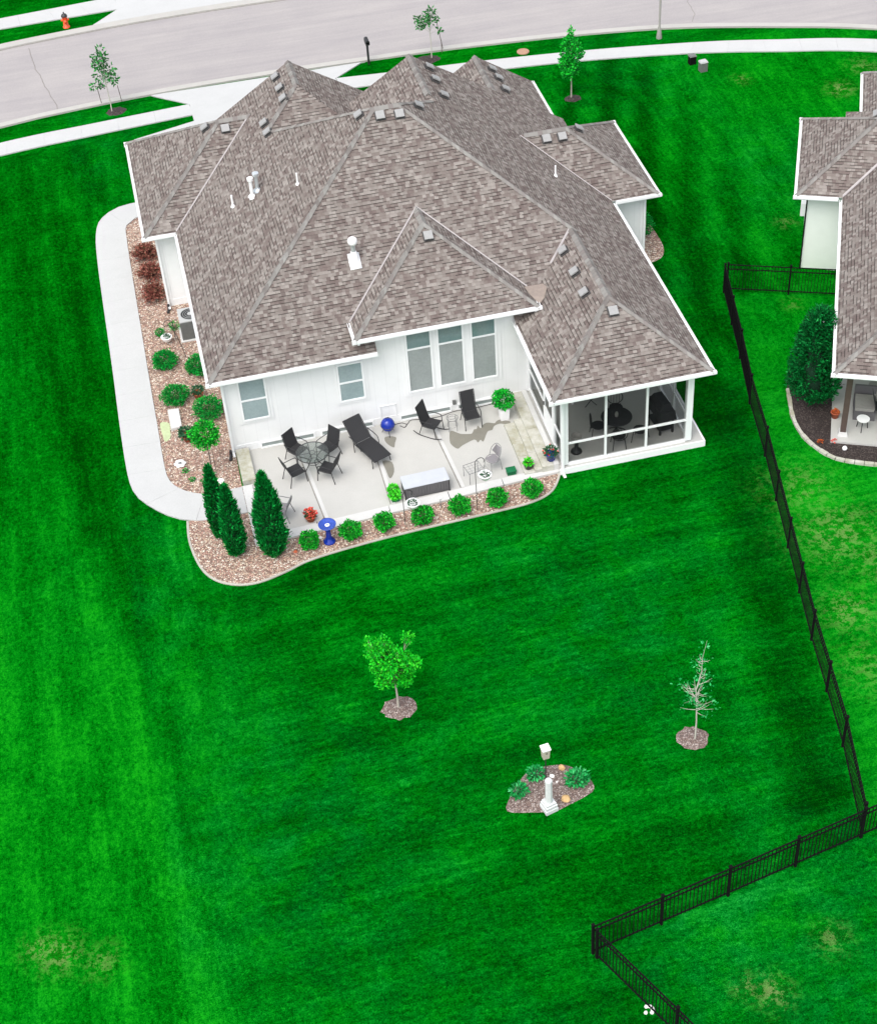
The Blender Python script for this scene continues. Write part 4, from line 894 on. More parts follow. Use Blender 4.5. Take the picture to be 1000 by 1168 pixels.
# sparse tree
t = thing('bare_sapling', 'nearly bare pale young tree with a few leaves in the right of the back lawn', 'tree', (10.40, -15.62, 0))
b = MB(); tr = [(0, 0, -.02), (.0, 0, .8), (-.03, .0, 1.5), (-.08, 0, 2.1), (.04, 0, 2.8), (.03, .0, 3.3), (.12, 0, 3.95)]; b.tube(tr, [.026, .021, .018, .015, .011, .006, .003], 7)
PP = []; DD = []
for k in range(46):
    z = random.choice([random.uniform(1.15, 2.3), random.uniform(1.2, 2.1), random.uniform(2.5, 3.3)]); a = k*2.4+random.random(); L = (.48 if z < 2.3 else .22)*random.uniform(.4, 1); x0 = float(np.interp(z, [q[2] for q in tr], [q[0] for q in tr]))
    s_ = Vector((x0, 0, z)); e = s_+Vector((math.cos(a)*L, math.sin(a)*L, L*random.uniform(.1, .9))); mid = s_.lerp(e, .55)+Vector((0, 0, -.03)); b.tube([s_, mid, e], [.009, .006, .002], 5)
    b.tube([mid, mid+Vector((random.uniform(-.12, .12), random.uniform(-.12, .12), .10))], [.006, .002], 4)
    for _ in range(random.choice([1, 4, 7, 12])): PP.append(np.array(e)+rng.normal(0, .07, 3)); DD.append(rng.normal(size=3))
b.build('trunk', 'barkgrey', t, local=True)
for _ in range(12): PP.append(np.array([random.uniform(0, .15), 0, random.uniform(3.3, 3.95)])+rng.normal(0, .04, 3)); DD.append(rng.normal(size=3))
V, F = leaves(np.array(PP), np.array(DD), .09, .05, .5); np_mesh('leaves', V, F, 'sage', t)
# standard topiary
t = thing('standard_tree', 'small lollipop shaped green tree on a thin stem in the left gravel bed', 'tree', (-.87, -.86, .016))
P, D = sphere_pts(2600, (0, 0, 1.72), (.46, .46, .40), .5); bump = 1+.12*np.sin(D[:, 0]*6+D[:, 1]*5)+.1*np.sin(D[:, 2]*8); c_ = np.array([0, 0, 1.72]); V, F = leaves(c_+(P-c_)*bump[:, None], D, .085, .05, .6); np_mesh('crown', V, F, 'box', t)
b = MB(); b.tube([(0, 0, 0), (.02, 0, .8), (0, 0, 1.6)], [.022, .018, .012], 6); b.tube([(.14, 0, 0), (.14, 0, 1.1)], .010, 5); b.build('trunk', 'barkdark', t, local=True)

# neighbour's evergreen
t = thing('juniper_tree', 'large broad dark evergreen beside the patio of the neighbouring house', 'tree', (18.95, -3.15, .03))
PP = []; DD = []
for k in range(420):
    u = random.random()**1.1; a = random.uniform(0, 6.283); rr = 1.02*(1-u)**.62*(.75+.25*min(1, u*5)); p0 = Vector((math.cos(a)*rr*.35, math.sin(a)*rr*.35, .15+u*3.5)); d = Vector((math.cos(a)*.8, math.sin(a)*.8, .8)).normalized(); L = rr*.75+.18
    for s_ in np.linspace(.1, 1, 26): PP.append(np.array(p0+d*L*s_)+rng.normal(0, .055*(1.1-s_*.6), 3)); DD.append(np.array(d))
V, F = leaves(np.array(PP), np.array(DD), .15, .05, .45); cr_ = np_mesh('crown', V, F, 'evg', t)
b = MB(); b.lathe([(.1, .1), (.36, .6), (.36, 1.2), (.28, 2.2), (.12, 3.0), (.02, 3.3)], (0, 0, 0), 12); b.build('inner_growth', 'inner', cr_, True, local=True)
b = MB(); b.tube([(0, 0, -.02), (0, 0, 2)], [.09, .03], 8); b.build('trunk', 'barkdark', t, local=True)

# mulch circles and the island bed
def blob(c, rx, ry, n=22, w_=.12): return [(c[0]+rx*math.cos(a)*(1+w_*random.uniform(-1, 1)), c[1]+ry*math.sin(a)*(1+w_*random.uniform(-1, 1))) for a in [2*math.pi*i/n for i in range(n)]]
def mound(poly, h, mat):
    c_ = (sum(p[0] for p in poly)/len(poly), sum(p[1] for p in poly)/len(poly)); mb = MB(); n = len(poly)
    vs = []; K = 6
    for k in range(K):
        f = 1-k/K; vs += [(c_[0]+(p[0]-c_[0])*f, c_[1]+(p[1]-c_[1])*f, .004+h*math.sin((1-f)*math.pi/2)+random.uniform(0, .012)*(k > 0)) for p in poly]
    vs.append((*c_, h+.01)); fs = [(k*n+i, k*n+(i+1) % n, (k+1)*n+(i+1) % n, (k+1)*n+i) for k in range(K-1) for i in range(n)]+[((K-1)*n+i, (K-1)*n+(i+1) % n, K*n) for i in range(n)]
    mb.add(vs, fs); return struct(mb.build('mulch', mat, smooth=True))
mound(blob((2.91, -12.28), .50, .42), .06, 'mulch'); mound(blob((10.36, -15.55), .42, .42), .06, 'mulch')
mound(blob((-1.82, 24.5), .42, .40), .05, 'mulchdark'); mound(blob((12.2, 24.5), .6, .42), .05, 'mulchdark'); mound(blob((17.35, 18.98), .38, .30), .04, 'mulchdark')
isl = catmull([(4.89, -16.52), (5.1, -16.08), (5.5, -15.62), (5.87, -15.38), (6.39, -15.38), (6.78, -15.47), (7.06, -15.73), (7.29, -16.1), (7.3, -16.44), (7.05, -16.60), (6.54, -16.76), (6.1, -16.86), (5.5, -16.74)], 3, True)
mound(isl, .08, 'mulch')
for x, y, lb in [(5.33, -16.12, 'bluish green plant at the left end of the island bed'), (5.9, -15.70, 'bluish green plant behind the birdhouse pole'), (6.92, -16.16, 'widest bluish green plant at the right end of the island bed')]:
    q = .30 if x > 6.5 else .22
    t = thing('perennial_plant', lb, 'plant', (x, y, .04), 0, 'perennials in the island bed')
    P, D = sphere_pts(230 if q < .3 else 420, (0, 0, .2), (q, q*.8, .20), .3); P[:, 2] = np.maximum(P[:, 2], .01); V, F = leaves(P, D+[0, 0, .4], .12, .055, .5); np_mesh('foliage', V, F, 'sage', t)
    b = MB(); [b.tube([(0, 0, 0), (.12*math.cos(k), .12*math.sin(k), .26)], [.008, .004], 4) for k in range(0, 6)]; b.build('stem', 'greenplastic', t, local=True)
def rock(mb, c, r, sq=.6, n=9):
    vs = [(c[0]+r*math.cos(a)*random.uniform(.8, 1.15)*math.cos(e), c[1]+r*math.sin(a)*random.uniform(.8, 1.15)*math.cos(e), c[2]+r*sq*math.sin(e)+r*.2) for e in (-.4, .1, .6, 1.1) for a in [2*math.pi*i/n for i in range(n)]]
    mb.add(vs+[(c[0], c[1], c[2]+r*sq+r*.2)], [(k*n+i, k*n+(i+1) % n, (k+1)*n+(i+1) % n, (k+1)*n+i) for k in range(3) for i in range(n)]+[(3*n+i, 3*n+(i+1) % n, 4*n) for i in range(n)])
for (x, y, r), mt, lb in [((6.47, -16.60, .13), 'yellowstone', 'largest orange tan rock at the front edge of the island bed'), ((6.33, -15.78, .07), 'whitestone', 'small cream rock in the upper middle of the island bed'), ((6.40, -16.02, .055), 'whitestone', 'small cream rock just right of the birdhouse pole'), ((6.66, -15.58, .10), 'yellowstone', 'tan rock at the back edge of the island bed')]:
    b = MB(); rock(b, (x, y, .05), r); tag(b.build('rock', mt), lb, 'rock')
# birdhouse
t = thing('birdhouse', 'cream birdhouse with a white flat roof on a thin black pole in the island bed', 'birdhouse', (6.15, -15.82, .05), .1)
b = MB(); b.tube([(0, 0, 0), (0, 0, .95)], .018, 8); b.build('pole', 'black', t, local=True)
b = MB(); b.hexa([(-.085, -.075, .93), (.085, -.075, .93), (.085, .075, .93), (-.085, .075, .93), (-.105, -.095, 1.30), (.105, -.095, 1.30), (.105, .095, 1.30), (-.105, .095, 1.30)]); hb = b.build('box', 'wood', t, local=True)
b = MB(); b.lathe([(0, 0), (.022, 0), (.022, .004), (0, .004)], (0, 0, 0), 10); b.v = [(x, -.093-z, 1.17+y) for x, y, z in b.v]; b.build('entrance_hole', 'black', hb, local=True)
b = MB(); b.obox((0, -.01, 1.32), (.118, 0, 0), (0, .118, 0), (0, 0, .018)); b.build('roof', 'white', t, local=True)
# obelisk
t = thing('garden_pillar', 'white cast stone pillar with a rounded top and a stepped square base in the island bed', 'ornament', (5.97, -16.75, .02), .25)
b = MB(); b.lathe([(.105, .32), (.10, .55), (.095, .9), (.09, 1.12), (.105, 1.14), (.10, 1.19), (.07, 1.23), (0, 1.245)], (0, 0, 0), 8); b.build('shaft', 'stonewhite', t, local=True)
b = MB(); b.box(-.18, .18, -.18, .18, 0, .13); b.box(-.165, .165, -.165, .165, .131, .24); b.box(-.14, .14, -.14, .14, .241, .32); b.build('base', 'stonewhite', t, local=True)

# ================================================================ STREET THINGS
t = thing('fire_hydrant', 'orange fire hydrant with a black top across the street at the upper left', 'hydrant', (-3.41, 33.5, 0))
b = MB(); b.lathe([(.17, 0), (.17, .05), (.12, .06), (.115, .50), (.14, .52), (.14, .55)], (0, 0, 0), 14)
for s_ in (1, -1): b.tube([(0, 0, .38), (s_*.19, 0, .38)], .055, 8)
b.tube([(0, 0, .34), (0, -.2, .34)], .07, 8); b.build('body', 'orange', t, True, local=True)
b = MB(); b.lathe([(.15, .55), (.15, .58), (.11, .66), (.03, .70), (.03, .77), (0, .77)], (0, 0, 0), 14); b.build('bonnet', 'black', t, True, local=True)
t = thing('mailbox', 'black mailbox on a slim black post at the kerb beside the driveway', 'mailbox', (9.62, 25.0, 0))
b = MB(); b.box(-.045, .045, -.045, .045, 0, 1.0); b.build('post', 'black', t, local=True)
b = MB(); b.box(-.09, .09, -.22, .22, 1.0, 1.14); b.tube([(0, -.22, 1.14), (0, .22, 1.14)], .09, 12); b.lathe([(.04, 1.2), (.0, 1.34)], (0, 0, 0), 8); b.build('box', 'black', t, local=True)
t = thing('street_lamp', 'tall pale street lamp post with a flared base cut off by the top edge', 'street lamp', (22.6, 22.95, 0))
b = MB(); b.lathe([(.13, 0), (.13, .05), (.09, .4), (.05, .6), (.045, 3), (.04, 8)], (0, 0, 0), 12); b.build('pole', 'tanpaint', t, True, local=True)
b = MB(); b.tube([(0, 0, 7.8), (0, .5, 8.2), (0, 1.2, 8.3)], .03, 8); b.obox((0, 1.5, 8.3), (.14, 0, 0), (0, .35, 0), (0, 0, .06)); b.build('lamp_head', 'tanpaint', t, local=True)
for x, y, s_, lb in [(23.17, 20.2, .9, 'dark green utility box nearer the pavement on the front lawn'), (23.40, 19.45, 1.0, 'utility box with a pale grey lid on the front lawn')]:
    t = thing('utility_box', lb, 'utility box', (x, y, 0), .1, 'utility boxes on the front lawn')
    b = MB(); b.box(-.16*s_, .16*s_, -.14*s_, .14*s_, 0, .42*s_); b.build('body', 'fence' if s_ < 1 else 'acgrey', t, local=True)
    b = MB(); b.hexa([(-.18*s_, -.16*s_, .421*s_), (.18*s_, -.16*s_, .421*s_), (.18*s_, .16*s_, .421*s_), (-.18*s_, .16*s_, .421*s_), (-.15*s_, -.13*s_, .48*s_), (.15*s_, -.13*s_, .48*s_), (.15*s_, .13*s_, .48*s_), (-.15*s_, .13*s_, .48*s_)]); b.build('lid', 'actop' if s_ == 1 else 'acgrey', t, local=True)
b = MB(); b.lathe([(.28, 0), (.28, .04), (.24, .055), (.23, .045), (0, .045)], (16.46, 23.75, 0), 20); tag(b.build('manhole_cover', 'cover_tan'), 'round reddish utility cover in the grass strip between street and pavement', 'cover')

# ================================================================ PATIO THINGS
Z0 = .030
def arc(pts, k=5):
    P = [Vector(p) for p in pts]; out = []; n = len(P)
    for i in range(n-1):
        a, b_, c_, d = P[max(i-1, 0)], P[i], P[i+1], P[min(i+2, n-1)]
        for j in range(k):
            t = j/k; out.append(.5*((2*b_)+(c_-a)*t+(2*a-5*b_+4*c_-d)*t*t+(3*b_-a-3*c_+d)*t**3))
    return out+[P[-1]]
def sheet(mb, path, w, th=.012, mi=0):
    """sling panel following path (y,z), width w"""
    P = [Vector((0, y, z)) for y, z in path]; n = len(P)
    vs = []
    for i, p in enumerate(P):
        d = (P[min(i+1, n-1)]-P[max(i-1, 0)]).normalized(); nr = Vector((0, -d.z, d.y))
        vs += [p+Vector((-w/2, 0, 0))+nr*th, p+Vector((w/2, 0, 0))+nr*th, p+Vector((w/2, 0, 0)), p+Vector((-w/2, 0, 0))]
    fs = []
    for i in range(n-1):
        for j in range(4): fs.append((i*4+j, i*4+(j+1) % 4, (i+1)*4+(j+1) % 4, (i+1)*4+j))
    fs += [(3, 2, 1, 0), tuple((n-1)*4+j for j in range(4))]
    mb.add(vs, fs, mi)
def sling_chair(label, loc, rz, group=None, hi=0, rock_=False, seatmat='sling', fmat='black', name='patio_chair', low=0):
    t = thing(name, label, 'chair', loc, rz, group)
    w_ = .50; sh = .42-low; bt = .98+hi
    seat = arc([(0, -.25, sh), (0, 0, sh-.025), (0, .2, sh-.02)]); bk = arc([(0, .21, sh-.01), (0, .30, sh+.25), (0, .38+hi*.3, bt)])
    b = MB(); sheet(b, [(p.y, p.z) for p in seat], w_-.04); b.build('seat', seatmat, t, local=True)
    b = MB(); sheet(b, [(p.y, p.z) for p in bk], w_-.04); b.build('backrest', seatmat, t, local=True)
    b = MB()
    for s_ in (-1, 1): b.tube([(s_*w_/2, p.y, p.z) for p in seat+bk], .014, 6)
    b.tube([(-w_/2, .38+hi*.3, bt), (w_/2, .38+hi*.3, bt)], .014, 6); b.tube([(-w_/2, -.25, sh), (w_/2, -.25, sh)], .014, 6); b.build('frame', fmat, t, local=True)
    for s_ in (-1, 1):
        x = s_*(w_/2+.035); b = MB(); b.tube(arc([(x, -.29, .0 if not rock_ else .06), (x, -.25, sh), (x, -.22, sh+.2), (x, -.08, sh+.23), (x, .28, sh+.20)]), .014, 6); b.build('armrest', fmat, t, local=True)
        b = MB(); b.tube([(s_*w_/2, .22, sh), (x, .33, .0 if not rock_ else .05)], .014, 6); b.build('leg', fmat, t, local=True)
        if rock_:
            b = MB(); b.tube(arc([(x, -.52, .12), (x, -.28, .03), (x, .0, .014), (x, .33, .04), (x, .55, .14)]), .016, 6); b.build('rocker', fmat, t, local=True)
        else:
            b = MB(); b.tube([(x, -.29, 0), (x, -.25, sh)], .0145, 6); b.build('leg', fmat, t, local=True)
    return t
def face(dx, dy): return math.atan2(dx, -dy)
cg = 'black sling chairs around the glass table'
c0 = sling_chair('black sling chair behind the glass table on its left, nearest the house corner', (1.98, -.93, Z0), face(.55, -.72), cg)
dup(c0, (2.98, -1.10, Z0), face(-.75, -.55), 'black sling chair behind the glass table on its right')
dup(c0, (1.72, -1.95, Z0), face(.92, .30), 'black sling chair at the front left of the glass table')
dup(c0, (2.80, -2.13, Z0), face(-.80, .55), 'black sling chair at the front right of the glass table')
t = thing('round_table', 'round glass topped patio table with a dark metal frame', 'table', (2.40, -1.58, Z0))
b = MB(); b.ring((0, 0, .70), .53, .016, 32); b.ring((0, 0, .70), .10, .01, 16); [b.tube([(.1*math.cos(a), .1*math.sin(a), .695), (.53*math.cos(a), .53*math.sin(a), .695)], .008, 5) for a in [k*math.pi/3 for k in range(6)]]; b.build('rim', 'black', t, local=True)
b = MB(); b.lathe([(0, .705), (.53, .705), (.53, .712), (0, .712)], (0, 0, 0), 32); b.build('tabletop', 'clear', t, local=True)
for k in range(4):
    a = .3+k*math.pi/2; b = MB(); b.tube(arc([(.42*math.cos(a), .42*math.sin(a), .70), (.12*math.cos(a), .12*math.sin(a), .40), (.34*math.cos(a), .34*math.sin(a), 0)]), .016, 6); b.build('leg', 'black', t, local=True)
b = MB(); b.ring((0, 0, .30), .19, .01, 16); b.build('brace', 'black', t, local=True)
# chaise longue
t = thing('chaise_longue', 'black sling chaise longue with a raised back on the patio', 'lounger', (4.22, -1.22, Z0), face(.42, -1))
b = MB(); sheet(b, [(-.95, .33), (-.5, .36), (.15, .34)], .60); b.build('seat', 'sling', t, local=True)
b = MB(); sheet(b, [(.17, .35), (.5, .62), (.80, .92)], .60); b.build('backrest', 'sling', t, local=True)
b = MB()
for s_ in (-1, 1): b.tube([(s_*.32, -.97, .33), (s_*.32, -.5, .355), (s_*.32, .17, .34), (s_*.32, .80, .92)], .017, 6)
b.tube([(-.32, .8, .92), (.32, .8, .92)], .017, 6); b.tube([(-.32, -.97, .33), (.32, -.97, .33)], .017, 6); b.build('frame', 'black', t, local=True)
for s_ in (-1, 1):
    b = MB(); b.tube(arc([(s_*.35, -.25, .33), (s_*.37, -.18, .52), (s_*.37, .05, .56), (s_*.36, .42, .54)]), .016, 6); b.build('armrest', 'black', t, local=True)
    for y in (-.82, .25):
        b = MB(); b.tube([(s_*.32, y, .34), (s_*.35, y-.06, 0)], .016, 6); b.build('leg', 'black', t, local=True)
sling_chair('black rocking chair with curved runners near the house wall', (6.50, -.95, Z0), face(.72, -.62), hi=.14, rock_=True, name='rocking_chair')
sling_chair('tall black sling chair facing out between the wire side table and the potted plant', (7.86, -.90, Z0), face(.06, -1), hi=.14)
t = thing('side_table', 'small round wire side table between the rocking chair and the tall sling chair', 'table', (7.20, -.98, Z0))
b = MB(); b.ring((0, 0, .50), .19, .011, 20); b.ring((0, 0, .50), .10, .006, 14); [b.tube([(-.19, y, .5), (.19, y, .5)], .005, 4) for y in (-.06, .06)]; b.build('top', 'greymetal', t, local=True)
for k in range(4): a = k*1.571+.7; b = MB(); b.tube([(.18*math.cos(a), .18*math.sin(a), .5), (.19*math.cos(a), .19*math.sin(a), 0)], .009, 5); b.build('leg', 'greymetal', t, local=True)
b = MB(); b.ring((0, 0, .2), .18, .006, 14); b.build('brace', 'greymetal', t, local=True)
t = thing('kettle_grill', 'small round cobalt blue kettle grill near the house wall', 'grill', (5.10, -.55, Z0))
b = MB(); b.lathe([(.235, .37), (.225, .46), (.18, .55), (.10, .61), (.03, .63), (0, .63)], (0, 0, 0), 20); ld = b.build('lid', 'blue', t, True, local=True)
b = MB(); b.tube([(-.05, 0, .63), (-.05, 0, .68), (.05, 0, .68), (.05, 0, .63)], .011, 6); b.build('handle', 'black', ld, local=True)
b = MB(); b.ring((0, 0, .367), .238, .010, 22); b.build('rim', 'black', t, local=True)
b = MB(); b.lathe([(0, .14), (.09, .15), (.18, .22), (.225, .31), (.235, .365)], (0, 0, 0), 20); b.build('bowl', 'blue', t, True, local=True)
for k in range(3): a = k*2.094+.5; b = MB(); b.tube([(.13*math.cos(a), .13*math.sin(a), .2), (.23*math.cos(a), .23*math.sin(a), 0)], .012, 6); b.build('leg', 'black', t, local=True)
b = MB(); b.tube(arc([(5.35, -.20, .05), (5.62, -.16, .045), (5.8, -.28, .045), (5.95, -.12, .05), (6.3, -.18, .05), (6.9, -.22, .045), (7.5, -.10, .05), (8.2, -.13, .045), (8.9, -.08, .05)]), .012, 5); b.tube(arc([(5.55, -.3, .045), (5.68, -.42, .045), (5.8, -.28, .05)]), .012, 5)
tag(b.build('power_cord', 'black'), 'thin dark cord lying along the foot of the house wall behind the chairs', 'cord')

def pot(name, label, loc, prof, potmat, leafmat, n, r, h, L=.08, W=.05, square=False, cz=None, extra=None, seg=18):
    t = thing(name, label, 'plant pot', loc)
    b = MB()
    if square: a, c_ = prof; b.hexa([(-a*.8, -a*.8, 0), (a*.8, -a*.8, 0), (a*.8, a*.8, 0), (-a*.8, a*.8, 0), (-a, -a, c_), (a, -a, c_), (a, a, c_), (-a, a, c_)]); top = c_
    else: b.lathe(prof, (0, 0, 0), seg); top = prof[-1][1]
    b.build('pot', potmat, t, not square, local=True)
    if n:
        P, D = sphere_pts(n, (0, 0, cz or top+h*.4), (r, r, h*.5), .3); V, F = leaves(P, D+[0, 0, .2], L, W, .6); np_mesh('foliage', V, F, leafmat, t)
    if extra:
        P, D = sphere_pts(extra[1], (0, 0, top+h*.55), (r*1.05, r*1.05, h*.45), .6); V, F = leaves(P, D, extra[2], extra[2]*.8, .8); np_mesh('flowers', V, F, extra[0], t)
    return t
cyl = lambda r0, r1, h: [(0, 0), (r0, 0), (r1, h), (r1+.015, h), (r1+.015, h-.0+.03), (r1-.015, h+.03), (r1-.02, h-.03), (0, h-.03)]
pot('potted_shrub', 'tall white square planter with a bushy dark green plant by the stone steps', (8.98, -.92, Z0), (.17, .46), 'white', 'tree3', 900, .36, .62, .10, .06, square=True, cz=.80)
pot('potted_plant', 'dark pot with lime green leaves on the lowest stone step', (9.05, -3.70, .131), cyl(.11, .15, .17), 'black', 'lime', 120, .15, .25, .09, .06, extra=('orangeflower', 6, .05))
pot('flower_pot', 'blue glazed pot with red flowers and dark leaves beside the porch post', (9.80, -3.72, .326), cyl(.13, .17, .24), 'blue', 'dkplant', 260, .22, .3, .09, .05, extra=('redflower', 16, .08))
pot('flower_pot', 'terracotta pot of red flowers on the patio edge behind the birdbath', (1.86, -3.98, Z0), cyl(.12, .17, .16), 'terra', 'dkplant', 160, .18, .3, .08, .05, extra=('redflower', 130, .08))
pot('potted_plant', 'terracotta pot with a dark plant in the gravel under the house corner', (-.80, 3.25, .016), cyl(.12, .18, .24), 'terra', 'dkplant', 240, .2, .35, .10, .05)
pot('potted_plant', 'terracotta pot with a dark leafy plant tucked left of the lollipop tree', (-1.45, 1.12, .016), cyl(.12, .18, .22), 'terra', 'dkplant', 300, .24, .35, .12, .06)
t = thing('lime_plant', 'two clumps of lime green leaves in a low trough left of the deck box', 'plant', (4.62, -3.70, Z0))
b = MB(); b.box(-.12, .12, -.24, .26, 0, .1); b.build('trough', 'greenplastic', t, local=True)
P, D = sphere_pts(240, (0, .16, .22), (.17, .15, .14), .3); P2, D2 = sphere_pts(240, (0, -.14, .22), (.17, .15, .14), .3); V, F = leaves(np.r_[P, P2], np.r_[D, D2], .09, .07, .6); np_mesh('foliage', V, F, 'lime', t)
b = MB(); b.box(8.34, 8.62, -3.78, -3.56, Z0, .17); b.box(8.32, 8.64, -3.80, -3.54, .171, .195); tag(b.build('storage_tub', 'greenplastic'), 'small dark green tub on the patio near the lowest boxwood of the row', 'tub')
# deck box
t = thing('deck_box', 'low storage box with a pale blue lid and dark slatted sides on the patio', 'storage box', (5.66, -3.62, Z0), .03)
b = MB()
for i in range(16): b.box(-.72+i*.09, -.72+i*.09+.078, -.30, -.285, .02, .45)
for i in range(7): b.box(-.72, -.705, -.28+i*.085, -.28+i*.085+.077, .02, .45); b.box(.705, .72, -.28+i*.085, -.28+i*.085+.077, .02, .45)
b.box(-.70, .70, -.28, .31, 0, .445); b.build('body', 'boxside', t, local=True)
for x in (-.73, .715):
    b = MB(); b.box(x-.012, x+.02, -.315, -.285, 0, .455); b.build('corner_post', 'black', t, local=True)
b = MB(); b.hexa([(-.75, -.31, .46), (.75, -.31, .46), (.75, .30, .46), (-.75, .30, .46), (-.74, -.30, .485), (.74, -.30, .485), (.73, .29, .50), (-.73, .29, .50)]); b.build('lid', 'boxlid', t, local=True)
# bistro chair, wire table
t = thing('wire_chair', 'grey wire chair with a curved back behind the hanging planter', 'chair', (7.98, -3.30, Z0), face(-.95, -.35))
b = MB(); b.ring((0, 0, .44), .22, .012, 20); [b.tube([(-.2, y, .44), (.2, y, .435)], .005, 4) for y in (-.14, -.07, 0, .07, .14)]; sheet(b, [(-.18, .43), (.18, .43)], .34, .006); b.build('seat', 'greysling', t, local=True)
b = MB(); b.tube(arc([(-.22, .02, .44), (-.24, .14, .70), (-.15, .24, .86), (0, .27, .90), (.15, .24, .86), (.24, .14, .70), (.22, .02, .44)]), .011, 6); [b.tube([(x, .2, .46), (x*.8, .25, .87)], .005, 4) for x in (-.12, -.06, 0, .06, .12)]
b.add([(-.2, .12, .6), (-.12, .24, .86), (.12, .24, .86), (.2, .12, .6), (.12, .18, .5), (-.12, .18, .5)], [(0, 1, 2, 3, 4, 5)], 1); b.build('backrest', ['greymetal', 'greysling'], t, local=True)
for x, y in ((-.17, -.17), (.17, -.17), (-.17, .17), (.17, .17)): b = MB(); b.tube([(x, y, .43), (x*1.25, y*1.25, 0)], .010, 5); b.build('leg', 'greymetal', t, local=True)
t = thing('wire_table', 'low square wire table left of the hanging planter', 'table', (7.28, -3.55, Z0), .2)
b = MB(); P4 = [(-.26, -.24, .45), (.26, -.24, .45), (.26, .24, .45), (-.26, .24, .45), (-.26, -.24, .45)]; b.tube(P4, .011, 6); [b.tube([(-.26, y, .45), (.26, y, .45)], .005, 4) for y in (-.12, 0, .12)]; [b.tube([(x, -.24, .45), (x, .24, .45)], .005, 4) for x in (-.13, 0, .13)]; b.build('top', 'greymetal', t, local=True)
for x, y in ((-.25, -.23), (.25, -.23), (-.25, .23), (.25, .23)): b = MB(); b.tube([(x, y, .45), (x, y, 0)], .010, 5); b.build('leg', 'greymetal', t, local=True)
# hooks and hanging bowls
def hook(label, loc, h, rz):
    t = thing('plant_hook', label, 'hook', loc, rz); b = MB(); b.tube([(0, 0, -.02), (0, 0, h)]+[(.16-.16*math.cos(a), 0, h+.16*math.sin(a)) for a in [k*math.pi/8 for k in range(1, 8)]]+[(.32, 0, h-.02), (.30, 0, h-.08)], .012, 6); b.build('rod', 'black', t, local=True); return t
def bowl(label, loc, r=.2):
    t = thing('hanging_planter', label, 'planter', loc); b = MB(); b.lathe([(0, -.16), (r*.5, -.15), (r*.9, -.05), (r, .03), (r+.02, .05), (r-.01, .06), (r-.05, .0), (0, -.02)], (0, 0, 0), 20); b.build('bowl', 'white', t, True, local=True)
    P, D = sphere_pts(110, (0, 0, .03), (r*.72, r*.72, .07), .1); V, F = leaves(P, D+[0, 0, .3], .07, .04, .6); np_mesh('foliage', V, F, 'dkplant', t)
    b = MB(); [b.tube([(r*math.cos(a), r*math.sin(a), .05), (0, 0, .42)], .004, 4) for a in (0.3, 2.4, 4.5)]; b.build('chain', 'greymetal', t, local=True); return t
hook('tall thin dark plant hook between two boxwoods in the gravel bed', (7.01, -5.05, .018), 1.95, .25); bowl('white hanging bowl planter on the tall hook in front of the wire chair', (7.33, -4.97, 1.34), .20)
hook('thin dark plant hook in the gravel bed in front of the deck box', (4.68, -5.05, .018), 1.25, .1); bowl('white bowl planter hanging beside the left corner of the deck box', (4.99, -4.98, .78), .21)
hook('short dark plant hook in the gravel left of the air conditioner', (-1.2, 6.9, .016), .75, 3.3); bowl('white bowl planter hanging low in the left gravel bed below the air conditioner', (-1.5, 6.72, .30), .19)
t = thing('garden_light', 'small pale solar light on a stake at the border in front of the deck box', 'garden light', (5.93, -4.60, .018)); b = MB(); b.tube([(0, 0, 0), (0, 0, .36)], .012, 6); b.build('stake', 'greymetal', t, local=True)
b = MB(); b.lathe([(.03, .34), (.05, .40), (.055, .45), (0, .47)], (0, 0, 0), 10); b.build('lamp_head', 'white', t, local=True)
# birdbath
t = thing('birdbath', 'cobalt blue glazed birdbath on a flared pedestal in the gravel bed', 'birdbath', (2.25, -5.10, .018))
b = MB(); b.lathe([(0, 0), (.19, 0), (.19, .05), (.12, .09), (.085, .25), (.075, .45), (.10, .62), (0, .64)], (0, 0, 0), 20); b.build('pedestal', 'blue', t, True, local=True)
b = MB(); b.lathe([(.08, .60), (.20, .65), (.27, .72), (.28, .75), (.26, .755), (.2, .71), (.12, .69), (0, .685)], (0, 0, 0), 28); bw = b.build('basin', 'bluelight', t, True, local=True)
b = MB(); b.lathe([(.05, .705), (.075, .71), (.05, .712)], (0, 0, 0), 16); b.lathe([(0, .695), (.03, .70), (0, .712)], (0, 0, 0), 10); b.build('white_motif', 'white', bw, local=True)
# folding chair behind the arborvitae
sling_chair('low grey folding chair half hidden behind the largest arborvitae', (1.02, -3.55, Z0), face(-.9, .45), hi=-.25, seatmat='greysling', fmat='greymetal', name='folding_chair', low=.05)
b = MB(); b.tube(arc([(2.05, -4.35, .10), (2.25, -4.2, .20), (2.42, -4.25, .10)]), .018, 6); b.tube([(2.02, -4.25, .09), (2.02, -4.25, .16)], .015, 6); tag(b.build('garden_tool', 'barkdark'), 'small dark hand tool lying on the border just behind the birdbath', 'tool')
